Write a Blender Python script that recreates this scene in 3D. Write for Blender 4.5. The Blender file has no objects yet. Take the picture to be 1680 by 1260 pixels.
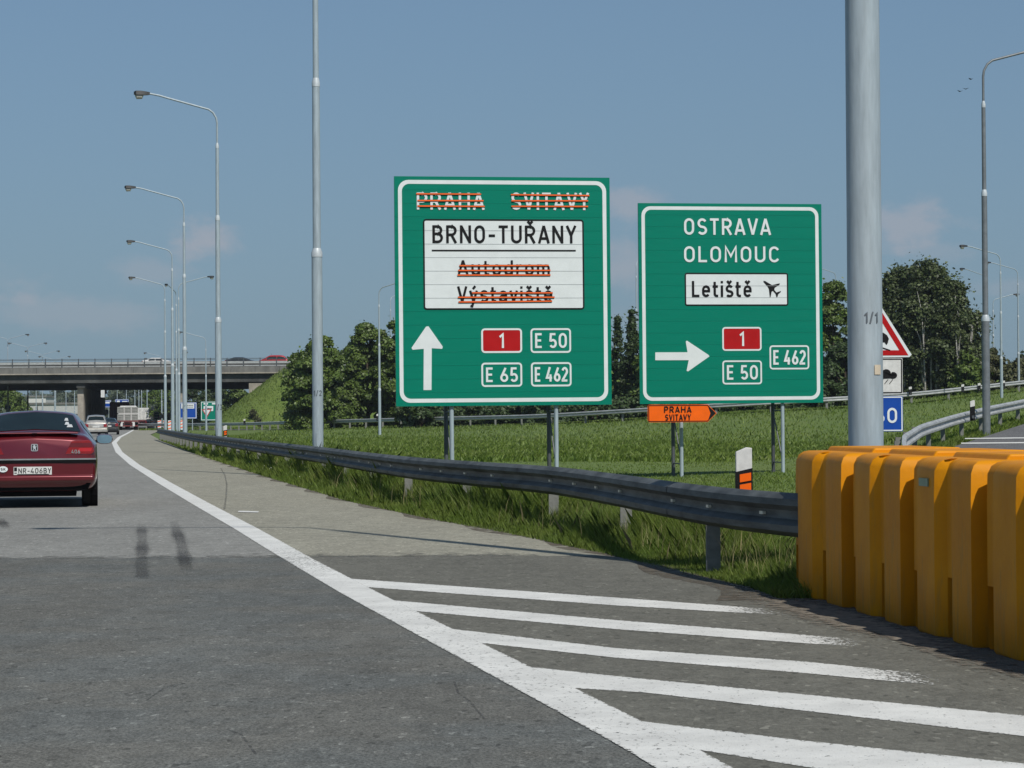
import bpy, math, random
import numpy as np
from mathutils import Vector, Matrix
random.seed(7); RNG = np.random.default_rng(7)
PI = math.pi
scene = bpy.context.scene
COL = scene.collection

# ------------------------------------------------------------------ camera
F, EYE = 4000.0, 1.25                       # focal length in photo pixels, eye height in a car
PITCH, ROLL = math.atan(54.0 / F), math.radians(0.4)
fw = Vector((0, math.cos(PITCH), math.sin(PITCH)))
u0 = Vector((0, -math.sin(PITCH), math.cos(PITCH))); r0 = Vector((1, 0, 0))
RT = r0 * math.cos(ROLL) - u0 * math.sin(ROLL)
UP = u0 * math.cos(ROLL) + r0 * math.sin(ROLL)
cd = bpy.data.cameras.new('camera'); cam = bpy.data.objects.new('camera', cd); COL.objects.link(cam)
cd.sensor_width = 36; cd.lens = 36 * F / 1680; cd.clip_start = 0.2; cd.clip_end = 12000
cam.matrix_world = Matrix(((RT.x, UP.x, -fw.x, 0), (RT.y, UP.y, -fw.y, 0), (RT.z, UP.z, -fw.z, EYE), (0, 0, 0, 1)))
scene.camera = cam

# ------------------------------------------------------------------ sun, sky, exposure
SUN_EL = math.radians(47); SUN_H = Vector((0.447, -0.894))
sunv = Vector((SUN_H.x * math.cos(SUN_EL), SUN_H.y * math.cos(SUN_EL), math.sin(SUN_EL)))
sd = bpy.data.lights.new('sun', 'SUN'); sd.energy = 4.0; sd.angle = math.radians(0.5); sd.color = (1.0, 0.95, 0.87)
so = bpy.data.objects.new('sun', sd); COL.objects.link(so)
so.rotation_euler = sunv.to_track_quat('Z', 'Y').to_euler(); so.location = (0, -20, 60)
HAZE = .00013
SKY_STRENGTH, EXPOSURE = 0.078, 0.0
scene.view_settings.view_transform = 'Standard'; scene.view_settings.look = 'None'
scene.view_settings.exposure = EXPOSURE; scene.view_settings.gamma = 1; scene.view_settings.use_curve_mapping = False
scene.cycles.max_bounces = 6; scene.cycles.transparent_max_bounces = 24

def pxdir(px, py): return fw + RT * ((px - 840) / F) + UP * ((630 - py) / F)
def at(px, py, d):
    v = pxdir(px, py); return Vector((0, 0, EYE)) + v * (d / v.y)
def gnd(px, py, z=0.0):
    v = pxdir(px, py); return Vector((0, 0, EYE)) + v * ((z - EYE) / v.z)

world = bpy.data.worlds.new('World'); scene.world = world; world.use_nodes = True
wn, wl = world.node_tree.nodes, world.node_tree.links
wn.clear()
sky = wn.new('ShaderNodeTexSky'); sky.sky_type = 'NISHITA'; sky.sun_disc = False
sky.sun_elevation = SUN_EL; sky.sun_rotation = math.atan2(SUN_H.x, SUN_H.y)
sky.air_density = 0.9; sky.dust_density = 0.6; sky.ozone_density = 2.5; sky.altitude = 200
tc = wn.new('ShaderNodeTexCoord')
nz = wn.new('ShaderNodeTexNoise'); nz.inputs['Scale'].default_value = 55; nz.inputs['Detail'].default_value = 6; nz.inputs['Roughness'].default_value = 0.6
mpz = wn.new('ShaderNodeMapping'); mpz.inputs['Scale'].default_value = (1, 1, 1.7)
wl.new(tc.outputs['Generated'], mpz.inputs[0]); wl.new(mpz.outputs[0], nz.inputs['Vector'])
tint = wn.new('ShaderNodeMixRGB'); tint.blend_type = 'MULTIPLY'; tint.inputs[0].default_value = 1.0
tint.inputs[2].default_value = (0.80, 0.96, 1.05, 1)
wl.new(sky.outputs[0], tint.inputs[1])
sx = wn.new('ShaderNodeSeparateXYZ'); wl.new(tc.outputs['Generated'], sx.inputs[0])
hz = wn.new('ShaderNodeMapRange'); wl.new(sx.outputs['Z'], hz.inputs[0]); hz.inputs[1].default_value = 0.0; hz.inputs[2].default_value = .30; hz.inputs[3].default_value = .88; hz.inputs[4].default_value = .30
air = wn.new('ShaderNodeMixRGB'); wl.new(hz.outputs[0], air.inputs[0]); wl.new(tint.outputs[0], air.inputs[1]); air.inputs[2].default_value = (2.30, 3.40, 4.55, 1)
prev = air.outputs[0]
# small fair-weather clouds low over the horizon: each one a direction, a size and a strength
CLOUDS = [(340, 392, 52, 30, .55), (305, 412, 34, 18, .3), (1492, 368, 62, 34, .48), (1040, 342, 45, 24, .45), (1030, 440, 45, 34, .42), (1075, 520, 60, 20, .2),
          (250, 445, 60, 22, .25), (110, 515, 110, 26, .25), (1540, 410, 55, 16, .2), (700, 620, 200, 20, .15), (-160, 470, 150, 36, .35), (-420, 380, 130, 50, .5),
          (2050, 420, 130, 50, .5), (2350, 330, 160, 60, .5), (1660, 470, 60, 14, .18)]
for (cx, cy, rx, ry, st) in CLOUDS:
    d = pxdir(cx, cy).normalized()
    s = wn.new('ShaderNodeVectorMath'); s.operation = 'SUBTRACT'; wl.new(tc.outputs['Generated'], s.inputs[0]); s.inputs[1].default_value = d
    m = wn.new('ShaderNodeVectorMath'); m.operation = 'MULTIPLY'; wl.new(s.outputs[0], m.inputs[0]); m.inputs[1].default_value = (F / rx, F / rx, F / ry)
    ln = wn.new('ShaderNodeVectorMath'); ln.operation = 'LENGTH'; wl.new(m.outputs[0], ln.inputs[0])
    a = wn.new('ShaderNodeMath'); a.operation = 'MULTIPLY_ADD'; wl.new(nz.outputs[0], a.inputs[0]); a.inputs[1].default_value = -2.6; wl.new(ln.outputs['Value'], a.inputs[2])
    r = wn.new('ShaderNodeMapRange'); r.interpolation_type = 'SMOOTHSTEP'; wl.new(a.outputs[0], r.inputs[0])
    r.inputs[1].default_value = 0.25; r.inputs[2].default_value = -0.95; r.inputs[3].default_value = 0; r.inputs[4].default_value = st
    mx = wn.new('ShaderNodeMixRGB'); wl.new(r.outputs[0], mx.inputs[0]); wl.new(prev, mx.inputs[1]); mx.inputs[2].default_value = (5.2, 5.1, 5.6, 1)
    prev = mx.outputs[0]
bg = wn.new('ShaderNodeBackground'); bg.inputs[1].default_value = SKY_STRENGTH; wl.new(prev, bg.inputs[0])
wo = wn.new('ShaderNodeOutputWorld'); wl.new(bg.outputs[0], wo.inputs[0])

# ------------------------------------------------------------------ materials
def mat(name, col, rough=0.6, metal=0.0, var=0.12, vscale=3.0, bump=0.0, bscale=40.0, spec=None, col2=None, coat=0.0, detail=5, island=0.0, stretch=None, translucent=0.0):
    """procedural material: base colour broken up by noise, optional second colour, relief and per-island variation"""
    m = bpy.data.materials.new(name); m.use_nodes = True
    n, l = m.node_tree.nodes, m.node_tree.links
    b = n['Principled BSDF']; b.inputs['Roughness'].default_value = rough; b.inputs['Metallic'].default_value = metal
    if spec is not None: b.inputs['Specular IOR Level'].default_value = spec
    if coat: b.inputs['Coat Weight'].default_value = coat; b.inputs['Coat Roughness'].default_value = 0.08
    t = n.new('ShaderNodeTexCoord'); src = t.outputs['Object']
    if stretch:
        mp = n.new('ShaderNodeMapping'); mp.inputs['Scale'].default_value = stretch; l.new(src, mp.inputs[0]); src = mp.outputs[0]
    x = n.new('ShaderNodeTexNoise'); x.inputs['Scale'].default_value = vscale; x.inputs['Detail'].default_value = detail; x.inputs['Roughness'].default_value = .65
    l.new(src, x.inputs['Vector'])
    c2 = col2 if col2 else tuple(c * (1 - 2 * var) for c in col)
    c1 = col if col2 else tuple(min(1, c * (1 + var)) for c in col)
    r = n.new('ShaderNodeValToRGB'); r.color_ramp.elements[0].position = .33; r.color_ramp.elements[1].position = .67
    r.color_ramp.elements[0].color = (*c2, 1); r.color_ramp.elements[1].color = (*c1, 1)
    l.new(x.outputs[0], r.inputs[0]); out = r.outputs[0]
    if island:
        g = n.new('ShaderNodeNewGeometry'); mr = n.new('ShaderNodeMapRange'); l.new(g.outputs['Random Per Island'], mr.inputs[0])
        mr.inputs[3].default_value = 1 - island; mr.inputs[4].default_value = 1 + island
        mu = n.new('ShaderNodeVectorMath'); mu.operation = 'SCALE'; l.new(out, mu.inputs[0]); l.new(mr.outputs[0], mu.inputs['Scale']); out = mu.outputs[0]
    l.new(out, b.inputs['Base Color'])
    if bump:
        y = n.new('ShaderNodeTexNoise'); y.inputs['Scale'].default_value = bscale; y.inputs['Detail'].default_value = 6; l.new(src, y.inputs['Vector'])
        bp = n.new('ShaderNodeBump'); bp.inputs['Strength'].default_value = bump; bp.inputs['Distance'].default_value = 0.02
        l.new(y.outputs[0], bp.inputs['Height']); l.new(bp.outputs[0], b.inputs['Normal'])
    if translucent:
        tr = n.new('ShaderNodeBsdfTranslucent'); l.new(out, tr.inputs[0])
        mx = n.new('ShaderNodeMixShader'); mx.inputs[0].default_value = translucent
        l.new(b.outputs[0], mx.inputs[1]); l.new(tr.outputs[0], mx.inputs[2]); l.new(mx.outputs[0], n['Material Output'].inputs[0])
    return m

def alpha_cut(m, scale, lo, hi, stretch=(1, 1, 1), amax=1.0):
    """opacity from noise so that worn paint and rubber marks let the asphalt through"""
    n, l = m.node_tree.nodes, m.node_tree.links
    t = n.new('ShaderNodeTexCoord'); mp = n.new('ShaderNodeMapping'); mp.inputs['Scale'].default_value = stretch
    l.new(t.outputs['Object'], mp.inputs[0])
    x = n.new('ShaderNodeTexNoise'); x.inputs['Scale'].default_value = scale; x.inputs['Detail'].default_value = 9; x.inputs['Roughness'].default_value = .75
    l.new(mp.outputs[0], x.inputs['Vector'])
    at_ = n.new('ShaderNodeAttribute'); at_.attribute_name = 'wear'
    ad = n.new('ShaderNodeMath'); ad.operation = 'SUBTRACT'; l.new(x.outputs[0], ad.inputs[0]); l.new(at_.outputs['Fac'], ad.inputs[1])
    r = n.new('ShaderNodeMapRange'); l.new(ad.outputs[0], r.inputs[0]); r.inputs[1].default_value = lo; r.inputs[2].default_value = hi
    r.inputs[4].default_value = amax
    l.new(r.outputs[0], n['Principled BSDF'].inputs['Alpha'])
    return m

def asphalt(name, col, blotch, fine=(.75, 1.3), tintc=None):
    """asphalt: coarse stains, stone grain of two sizes, stone relief"""
    m = bpy.data.materials.new(name); m.use_nodes = True
    n, l = m.node_tree.nodes, m.node_tree.links
    b = n['Principled BSDF']; b.inputs['Roughness'].default_value = .92; b.inputs['Specular IOR Level'].default_value = .22
    t = n.new('ShaderNodeTexCoord')
    def noise(sc, det, st=(1, 1, 1), rough=.6):
        mp = n.new('ShaderNodeMapping'); mp.inputs['Scale'].default_value = st; l.new(t.outputs['Object'], mp.inputs[0])
        x = n.new('ShaderNodeTexNoise'); x.inputs['Scale'].default_value = sc; x.inputs['Detail'].default_value = det; x.inputs['Roughness'].default_value = rough
        l.new(mp.outputs[0], x.inputs['Vector']); return x.outputs[0]
    def rng(s, a, b_, c, d):
        r = n.new('ShaderNodeMapRange'); l.new(s, r.inputs[0]); r.inputs[1].default_value = a; r.inputs[2].default_value = b_; r.inputs[3].default_value = c; r.inputs[4].default_value = d; return r.outputs[0]
    def mul(a, b_):
        r = n.new('ShaderNodeMath'); r.operation = 'MULTIPLY'; l.new(a, r.inputs[0]); l.new(b_, r.inputs[1]); return r.outputs[0]
    big = rng(noise(.55, 4, (1.6, .5, 1)), .3, .7, 1 - blotch, 1 + blotch)
    mid = rng(noise(5, 7, (1, .6, 1), .75), .3, .7, .80, 1.20)
    gr = rng(noise(75, 4, (1, .55, 1), .8), .34, .66, fine[0], fine[1])
    vo = n.new('ShaderNodeTexVoronoi'); vo.inputs['Scale'].default_value = 42; mpv = n.new('ShaderNodeMapping'); mpv.inputs['Scale'].default_value = (1, .5, 1)
    l.new(t.outputs['Object'], mpv.inputs[0]); l.new(mpv.outputs[0], vo.inputs['Vector'])
    sp = n.new('ShaderNodeSeparateColor'); l.new(vo.outputs['Color'], sp.inputs[0])
    st = rng(sp.outputs[0], .0, 1, .86, 1.12)
    # few pale chips and few dark pits
    chip = rng(sp.outputs[1], .965, .985, 1, 1.55); pit = rng(sp.outputs[2], .0, .05, .6, 1)
    tot = mul(mul(mul(big, mid), mul(gr, st)), mul(chip, pit))
    mu = n.new('ShaderNodeVectorMath'); mu.operation = 'SCALE'; mu.inputs[0].default_value = col; l.new(tot, mu.inputs['Scale'])
    out = mu.outputs[0]
    if tintc:
        mx = n.new('ShaderNodeMixRGB'); mx.blend_type = 'MULTIPLY'; l.new(rng(noise(.8, 3), .42, .6, 0, 1), mx.inputs[0]); l.new(out, mx.inputs[1]); mx.inputs[2].default_value = (*tintc, 1); out = mx.outputs[0]
    l.new(out, b.inputs['Base Color'])
    bp = n.new('ShaderNodeBump'); bp.inputs['Strength'].default_value = .45; bp.inputs['Distance'].default_value = .008
    l.new(mul(gr, st), bp.inputs['Height']); l.new(bp.outputs[0], b.inputs['Normal'])
    return m

M = {}
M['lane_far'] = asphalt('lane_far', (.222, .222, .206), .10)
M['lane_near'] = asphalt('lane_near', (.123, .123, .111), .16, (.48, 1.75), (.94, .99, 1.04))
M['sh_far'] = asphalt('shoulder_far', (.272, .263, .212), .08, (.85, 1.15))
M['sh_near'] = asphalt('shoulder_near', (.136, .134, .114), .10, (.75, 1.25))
M['ramp'] = asphalt('ramp_asphalt', (.125, .125, .125), .08)
M['dirt'] = mat('dirt', (.17, .145, .11), .95, var=.3, vscale=8, bump=.5, bscale=60)
M['paint'] = alpha_cut(mat('road_paint', (.66, .66, .625), .75, var=.09, vscale=2.6, detail=9, bump=.2, bscale=90), 38, .29, .40, (1, .5, 1))
M['rubber'] = alpha_cut(mat('rubber_mark', (.025, .025, .027), .9), 46, .30, .58, (1.5, .45, 1), .72)
M['tar'] = alpha_cut(mat('tar_crack_and_shadow', (.05, .05, .05), .8), 14, .36, .62, (1, 1, 1), .5)  # dark lines: real cracks, and cast lamp shadows painted on the road
M['soil'] = mat('field_ground', (.080, .130, .018), .95, vscale=.25, col2=(.118, .160, .030), bump=.6, bscale=6, detail=9)
M['bank'] = M['soil']
M['blade'] = mat('grass_blade', (.112, .182, .024), .6, vscale=.22, col2=(.160, .215, .036), island=.28, translucent=.35)
M['blade_dark'] = mat('verge_blade', (.120, .195, .024), .6, vscale=1.0, col2=(.190, .245, .042), island=.38, translucent=.45)
M['straw'] = mat('dry_grass', (.30, .26, .13), .8, island=.3)
M['flower'] = mat('small_flowers', (.75, .75, .65), .7)
M['green'] = mat('sign_green', (.0008, .180, .120), .45, spec=.12, var=.035, vscale=5, stretch=(.3, 1, 6))
M['blue'] = mat('sign_blue', (.012, .065, .33), .45, spec=.12, var=.05)
M['white'] = mat('sign_white', (.66, .70, .71), .55, spec=.2, var=.03, vscale=4)
M['joint'] = mat('joint_grey', (.48, .50, .51), .7)  # even grey for board joint lines and window stickers
M['dirty_white'] = mat('weathered_white', (.60, .60, .58), .6, var=.08, vscale=12)
M['black'] = mat('sign_black', (.010, .010, .011), .6, spec=.15)
M['red'] = mat('sign_red', (.40, .010, .012), .45, spec=.12, var=.05)
M['orange'] = mat('sign_orange', (.85, .13, .008), .5, spec=.12, var=.05)
M['strike'] = mat('orange_tape', (.86, .14, .03), .55, spec=.12, var=.06)
M['alu'] = mat('sign_back', (.30, .31, .32), .5, .5)
M['galv'] = mat('galvanised_pole', (.34, .41, .455), .5, .1, var=.09, vscale=6, stretch=(3, 3, .4))
M['galv_dark'] = mat('dark_galvanised', (.10, .11, .12), .5, .4)
M['ring'] = mat('pole_collar', (.50, .55, .58), .45, .1)
M['lamp'] = mat('lamp_housing', (.018, .020, .022), .5, .1)
M['lampglass'] = mat('lamp_glass', (.45, .44, .40), .12)
M['rail'] = mat('guardrail_steel', (.44, .455, .455), .5, .25, var=.16, vscale=2.5, stretch=(1, 1, 6), bump=.1, bscale=30)
M['pole_dark'] = mat('dark_grey_pole', (.17, .19, .205), .5, .2, var=.1, vscale=5)  # darker grey than the other lamp poles
M['rail_dark'] = mat('dull_guardrail_steel', (.088, .096, .094), .6, .15, var=.34, vscale=1.8, stretch=(1, 1, 5), bump=.1, bscale=30)
M['post'] = mat('rail_post', (.19, .195, .18), .7, .2, var=.15, vscale=9)
M['bolt'] = mat('reflector_slot', (.75, .72, .60), .3)
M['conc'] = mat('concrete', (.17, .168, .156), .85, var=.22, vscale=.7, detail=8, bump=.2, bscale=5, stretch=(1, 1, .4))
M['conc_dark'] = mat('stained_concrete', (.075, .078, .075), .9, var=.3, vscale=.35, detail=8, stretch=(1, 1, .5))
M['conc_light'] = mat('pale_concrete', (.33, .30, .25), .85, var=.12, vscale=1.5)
M['yellow'] = mat('yellow_plastic', (.66, .265, .003), .55, spec=.16, var=.10, vscale=2.2, col2=(.56, .205, .002), bump=.18, bscale=14)
_n, _l = M['yellow'].node_tree.nodes, M['yellow'].node_tree.links
_t = _n.new('ShaderNodeTexCoord'); _m = _n.new('ShaderNodeMapping'); _m.inputs['Scale'].default_value = (5, 5, .8); _l.new(_t.outputs['Object'], _m.inputs[0])
_x = _n.new('ShaderNodeTexNoise'); _x.inputs['Scale'].default_value = 3.5; _x.inputs['Detail'].default_value = 9; _x.inputs['Roughness'].default_value = .7; _l.new(_m.outputs[0], _x.inputs['Vector'])
_z = _n.new('ShaderNodeSeparateXYZ'); _l.new(_t.outputs['Object'], _z.inputs[0])
_a = _n.new('ShaderNodeMath'); _a.operation = 'MULTIPLY_ADD'; _l.new(_z.outputs['Z'], _a.inputs[0]); _a.inputs[1].default_value = -.12; _l.new(_x.outputs[0], _a.inputs[2])
_r = _n.new('ShaderNodeMapRange'); _l.new(_a.outputs[0], _r.inputs[0]); _r.inputs[1].default_value = .46; _r.inputs[2].default_value = .66; _r.inputs[4].default_value = .55
_b = _n['Principled BSDF']; _src = _b.inputs['Base Color'].links[0].from_socket
_q = _n.new('ShaderNodeMixRGB'); _l.new(_r.outputs[0], _q.inputs[0]); _l.new(_src, _q.inputs[1]); _q.inputs[2].default_value = (.30, .17, .05, 1); _l.new(_q.outputs[0], _b.inputs['Base Color'])
M['sticker'] = mat('green_label', (.25, .33, .22), .5)
M['beige'] = mat('beige_patch', (.50, .44, .34), .6)
M['carred'] = mat('dark_red_paint', (.125, .004, .010), .28, .35, var=.05, coat=1.0)
M['carred2'] = mat('bright_red_paint', (.40, .015, .015), .3, .2, coat=.8)
M['silver'] = mat('silver_paint', (.50, .48, .44), .32, .5, coat=.8)
M['grey_car'] = mat('dark_grey_paint', (.035, .037, .04), .3, .4, coat=.8)
M['white_car'] = mat('white_car_paint', (.62, .62, .6), .35, coat=.6)
M['glass'] = mat('car_glass', (.010, .018, .020), .10, .0, spec=.32)
M['trim'] = mat('black_plastic', (.005, .005, .006), .75, spec=.12)
M['tyre'] = mat('tyre_rubber', (.014, .014, .015), .85, bump=.3, bscale=50)
M['rim'] = mat('wheel_rim', (.38, .38, .38), .35, .7)
M['chrome'] = mat('chrome', (.75, .75, .75), .15, .9)
M['tail'] = mat('tail_light_red', (.22, .005, .010), .15, coat=1.0)
M['tail_dark'] = mat('tail_light_smoked', (.12, .006, .014), .2, coat=1.0)
M['tail_amber'] = mat('tail_light_bright_band', (.42, .012, .02), .2, coat=1)  # brighter red for the lower band of the tail light
M['mirror'] = mat('mirror_glass', (.16, .28, .36), .35, .2)  # sky reflection put into the colour as a dull blue
M['crate'] = mat('grey_crate', (.27, .27, .25), .7, var=.1)
M['truckred'] = mat('truck_frame_red', (.14, .02, .02), .6)
M['tarp'] = mat('dark_tarpaulin', (.050, .012, .014), .8, var=.2, vscale=.6)
M['box'] = mat('box_body', (.46, .45, .42), .6, var=.08)
M['leaf'] = mat('leaf_green', (.072, .120, .020), .5, vscale=.5, col2=(.130, .185, .036), island=.45, translucent=.28)
M['leaf_dark'] = mat('leaf_dark_green', (.032, .060, .016), .55, vscale=.5, col2=(.055, .088, .025), island=.4, translucent=.15)
M['leaf_birch'] = mat('leaf_birch', (.056, .082, .026), .55, vscale=.5, col2=(.095, .120, .042), island=.45, translucent=.25)
M['leaf_far_hazed'] = mat('leaf_hazed_grey_green', (.085, .115, .070), .6, vscale=.3, col2=(.125, .155, .10), island=.35, translucent=.2)  # paler, greyer foliage with distance haze put into its colour
M['leaf_bush'] = mat('leaf_olive', (.060, .070, .024), .6, vscale=.5, col2=(.095, .10, .038), island=.4, translucent=.2)
M['bark'] = mat('bark', (.075, .058, .042), .9, var=.3, vscale=6, stretch=(4, 4, 1))
M['birchbark'] = mat('birch_bark', (.50, .49, .45), .8, vscale=3, col2=(.10, .09, .08), stretch=(1, 1, 4))
M['yellowsign'] = mat('yellow_sign', (.45, .36, .02), .5)
M['building'] = mat('pale_wall', (.45, .46, .45), .8, var=.08)
M['winglass'] = mat('window_glass', (.05, .07, .09), .1)

# ------------------------------------------------------------------ mesh helpers
class MB:
    def __init__(s): s.v = []; s.f = []; s.w = None
    def add(s, vs, fs):
        o = len(s.v); s.v += [tuple(p) for p in vs]; s.f += [tuple(i + o for i in f) for f in fs]
    def box(s, x0, x1, y0, y1, z0, z1, c=0.0):
        if c:
            s.prism([(x0 + c, z0), (x1 - c, z0), (x1, z0 + c), (x1, z1 - c), (x1 - c, z1), (x0 + c, z1), (x0, z1 - c), (x0, z0 + c)], y0, y1)
            return
        v = [(x, y, z) for z in (z0, z1) for y in (y0, y1) for x in (x0, x1)]
        s.add(v, [(0, 2, 3, 1), (4, 5, 7, 6), (0, 1, 5, 4), (2, 6, 7, 3), (0, 4, 6, 2), (1, 3, 7, 5)])
    def prism(s, poly, y0, y1):               # polygon in x,z (counter-clockwise seen from -y), depth along y
        n = len(poly); v = [(p[0], y0, p[1]) for p in poly] + [(p[0], y1, p[1]) for p in poly]
        s.add(v, [tuple(range(n)), tuple(range(2 * n - 1, n - 1, -1))] + [(i, i + n, (i + 1) % n + n, (i + 1) % n) for i in range(n)])
    def tube(s, pts, rad, n=12, cap=True):
        pts = [Vector(p) for p in pts]
        if not hasattr(rad, '__len__'): rad = [rad] * len(pts)
        rings = []; ref = None
        for i, p in enumerate(pts):
            t = (pts[min(i + 1, len(pts) - 1)] - pts[max(i - 1, 0)]).normalized()
            if ref is None: ref = Vector((1, 0, 0)) if abs(t.x) < .9 else Vector((0, 1, 0))
            a = (ref - t * ref.dot(t)).normalized(); b = t.cross(a); ref = a
            rings.append([p + a * (rad[i] * math.cos(2 * PI * k / n)) + b * (rad[i] * math.sin(2 * PI * k / n)) for k in range(n)])
        v = [q for r in rings for q in r]
        f = [(i * n + k, i * n + (k + 1) % n, (i + 1) * n + (k + 1) % n, (i + 1) * n + k) for i in range(len(pts) - 1) for k in range(n)]
        if cap: f += [tuple(range(n - 1, -1, -1)), tuple((len(pts) - 1) * n + k for k in range(n))]
        s.add(v, f)
    def ribbon(s, pts, t, y, closed=False):   # flat stroke in the x,z plane at depth y
        P = [Vector((p[0], p[1])) for p in pts]
        if closed: P = P[:-1] if (P[0] - P[-1]).length < 1e-6 else P
        n = len(P); L = []; R = []
        for i in range(n):
            a = P[i] - P[i - 1] if (i > 0 or closed) else None
            b = P[(i + 1) % n] - P[i] if (i < n - 1 or closed) else None
            if a is None: a = b
            if b is None: b = a
            a = a.normalized(); b = b.normalized(); m_ = (Vector((-a.y, a.x)) + Vector((-b.y, b.x)))
            if m_.length < 1e-4: m_ = Vector((-a.y, a.x))
            m_.normalize(); k = min(1.8, 1 / max(.3, m_.dot(Vector((-a.y, a.x)))))
            L.append(P[i] + m_ * (t / 2 * k)); R.append(P[i] - m_ * (t / 2 * k))
        v = [(p.x, y, p.y) for p in L] + [(p.x, y, p.y) for p in R]
        s.add(v, [(i, i + n, (i + 1) % n + n, (i + 1) % n) for i in range(n if closed else n - 1)])
    def poly(s, pts, y): s.add([(p[0], y, p[1]) for p in pts], [tuple(range(len(pts)))])
    def build(s, name, m, parent=None, smooth=False, bevel=0.0, kind=None):
        me = bpy.data.meshes.new(name); me.from_pydata(s.v, [], s.f); me.materials.append(m)
        if smooth:
            me.polygons.foreach_set('use_smooth', [True] * len(me.polygons))
            if hasattr(me, 'set_sharp_from_angle'): me.set_sharp_from_angle(angle=math.radians(38))
        me.update()
        o = bpy.data.objects.new(name, me); COL.objects.link(o)
        if parent: o.parent = parent
        if kind: o['kind'] = kind
        if bevel:
            bm_ = o.modifiers.new('edge', 'BEVEL'); bm_.width = bevel; bm_.segments = 2; bm_.limit_method = 'ANGLE'; bm_.angle_limit = math.radians(35)
        return o
def link_mesh(name, me, parent, loc=None, rot=None, scale=None):
    o = bpy.data.objects.new(name, me); COL.objects.link(o); o.parent = parent
    if loc is not None: o.location = loc
    if rot is not None: o.rotation_euler = rot
    if scale is not None: o.scale = scale
    return o
def thing(name, label, cat, loc=(0, 0, 0), rz=0.0, group=None):
    o = bpy.data.objects.new(name, None); COL.objects.link(o); o.location = loc; o.rotation_euler = (0, 0, rz)
    o.empty_display_size = .2; o['label'] = label; o['category'] = cat
    if group: o['group'] = group
    return o
def tag(o, label, cat, group=None):
    o['label'] = label; o['category'] = cat
    if group: o['group'] = group
    return o
CH = {}
def kids(o):
    return [c for c in bpy.data.objects if c.parent == o]
def dup(src, loc, rz=None, label=None, group=None, scale=None, children=None):
    c = src.copy(); COL.objects.link(c); c.location = loc
    if rz is not None: c.rotation_euler = (0, 0, rz)
    if scale: c.scale = (scale,) * 3
    if label: c['label'] = label
    if group: c['group'] = group
    for k in (children if children is not None else kids(src)):
        q = k.copy(); COL.objects.link(q); q.parent = c
        for g in kids(k):
            h = g.copy(); COL.objects.link(h); h.parent = q
    return c
def np_mesh(name, V, nper, m, parent=None, kind=None, smooth=False):
    """mesh of many separate polygons with nper corners each; V is (count*nper, 3)"""
    me = bpy.data.meshes.new(name); nv = len(V); nf = nv // nper
    me.vertices.add(nv); me.vertices.foreach_set('co', np.asarray(V, dtype=np.float32).ravel())
    me.loops.add(nv); me.loops.foreach_set('vertex_index', np.arange(nv, dtype=np.int32))
    me.polygons.add(nf); me.polygons.foreach_set('loop_start', np.arange(0, nv, nper, dtype=np.int32))
    me.update(calc_edges=True); me.materials.append(m)
    o = bpy.data.objects.new(name, me); COL.objects.link(o)
    if parent: o.parent = parent
    if kind: o['kind'] = kind
    return o

# ------------------------------------------------------------------ the lie of the land (all from the photograph's geometry, in metres)
LL = [(182.8, 726.6), (190, 742), (214.5, 763), (266, 794), (318, 825), (384, 869), (454, 911), (560, 974), (696, 1051), (859, 1137), (1012, 1227), (1071, 1260)]
LR = [(192, 726.6), (200.7, 742), (228, 763), (279, 794), (335, 825), (428, 869), (501, 911), (622, 974), (783, 1051), (955, 1137), (1146, 1227), (1202, 1260)]
lc = []
for (a, b), (c, d_) in zip(LL, LR):
    p = gnd((a + c) / 2, (b + d_) / 2); lc.append((p.y, p.x))
g0 = gnd(196, 717.5); g1 = gnd(208, 711.5)
lc += [(g0.y, g0.x), (g1.y, g1.x), (307, -47.6), (380, -57), (470, -67), (600, -80), (900, -110)]
lc.sort(); lcy = [p[0] for p in lc]; lcx = [p[1] for p in lc]
sl0 = (lcx[1] - lcx[0]) / (lcy[1] - lcy[0]); lcy = [-30] + lcy; lcx = [lcx[0] - sl0 * (lcy[1] + 30)] + lcx
def xl(y): return np.interp(y, lcy, lcx)
GE = [(1290, 985), (1240, 965), (1110, 935), (1000, 910), (860, 880), (700, 850), (570, 822), (430, 780), (330, 748), (262, 722), (246, 713)]
ge = sorted([(gnd(*p).y, gnd(*p).x) for p in GE]); gey = [p[0] for p in ge] + [307, 600, 900]; gex = [p[1] for p in ge] + [-44.0, -76, -106]
def xg(y): return np.interp(y, gey, gex)
Y0 = gey[0]                                   # where the gore grass begins
RAILPX = [(1330, 816.5), (1309, 813.6), (1191, 802), (1117, 792.6), (1021, 779), (907, 765), (759, 756), (673, 750), (594, 741.5), (532, 734.2), (435, 724), (366, 716.5), (311, 710.5), (257.6, 702.8)]
rail_main = [gnd(x, y, .70) + Vector((.12, 0, 0)) for x, y in RAILPX]
ramp_rail = [(3.55, 17.6, .0), (4.35, 26, .0), (5.3, 33, .0), (6.3, 40, .0), (7.9, 50, .08), (9.6, 58, .26), (11.75, 66, .46), (14.1, 73, .72), (17.3, 82, 1.02), (23, 94, 1.45), (33, 110, 1.95), (48, 128, 2.5)]
far_rail = [(-60, 330, 0), (-36, 275, 0.05), (-27.5, 250, .12), (-19, 222, .3), (-9.3, 200, .5), (2, 180, .68), (8.3, 172, 1.02), (15, 167, 1.4), (22, 165, 1.72), (28.2, 170, 2.05), (37.5, 178, 2.95), (48, 187, 3.9), (75, 215, 6)]
frx = [p[0] for p in far_rail]; fry = [p[1] for p in far_rail]; frz = [p[2] for p in far_rail]
rrx = [p[0] for p in ramp_rail]; rry = [p[1] for p in ramp_rail]; rrz = [p[2] for p in ramp_rail]
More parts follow.
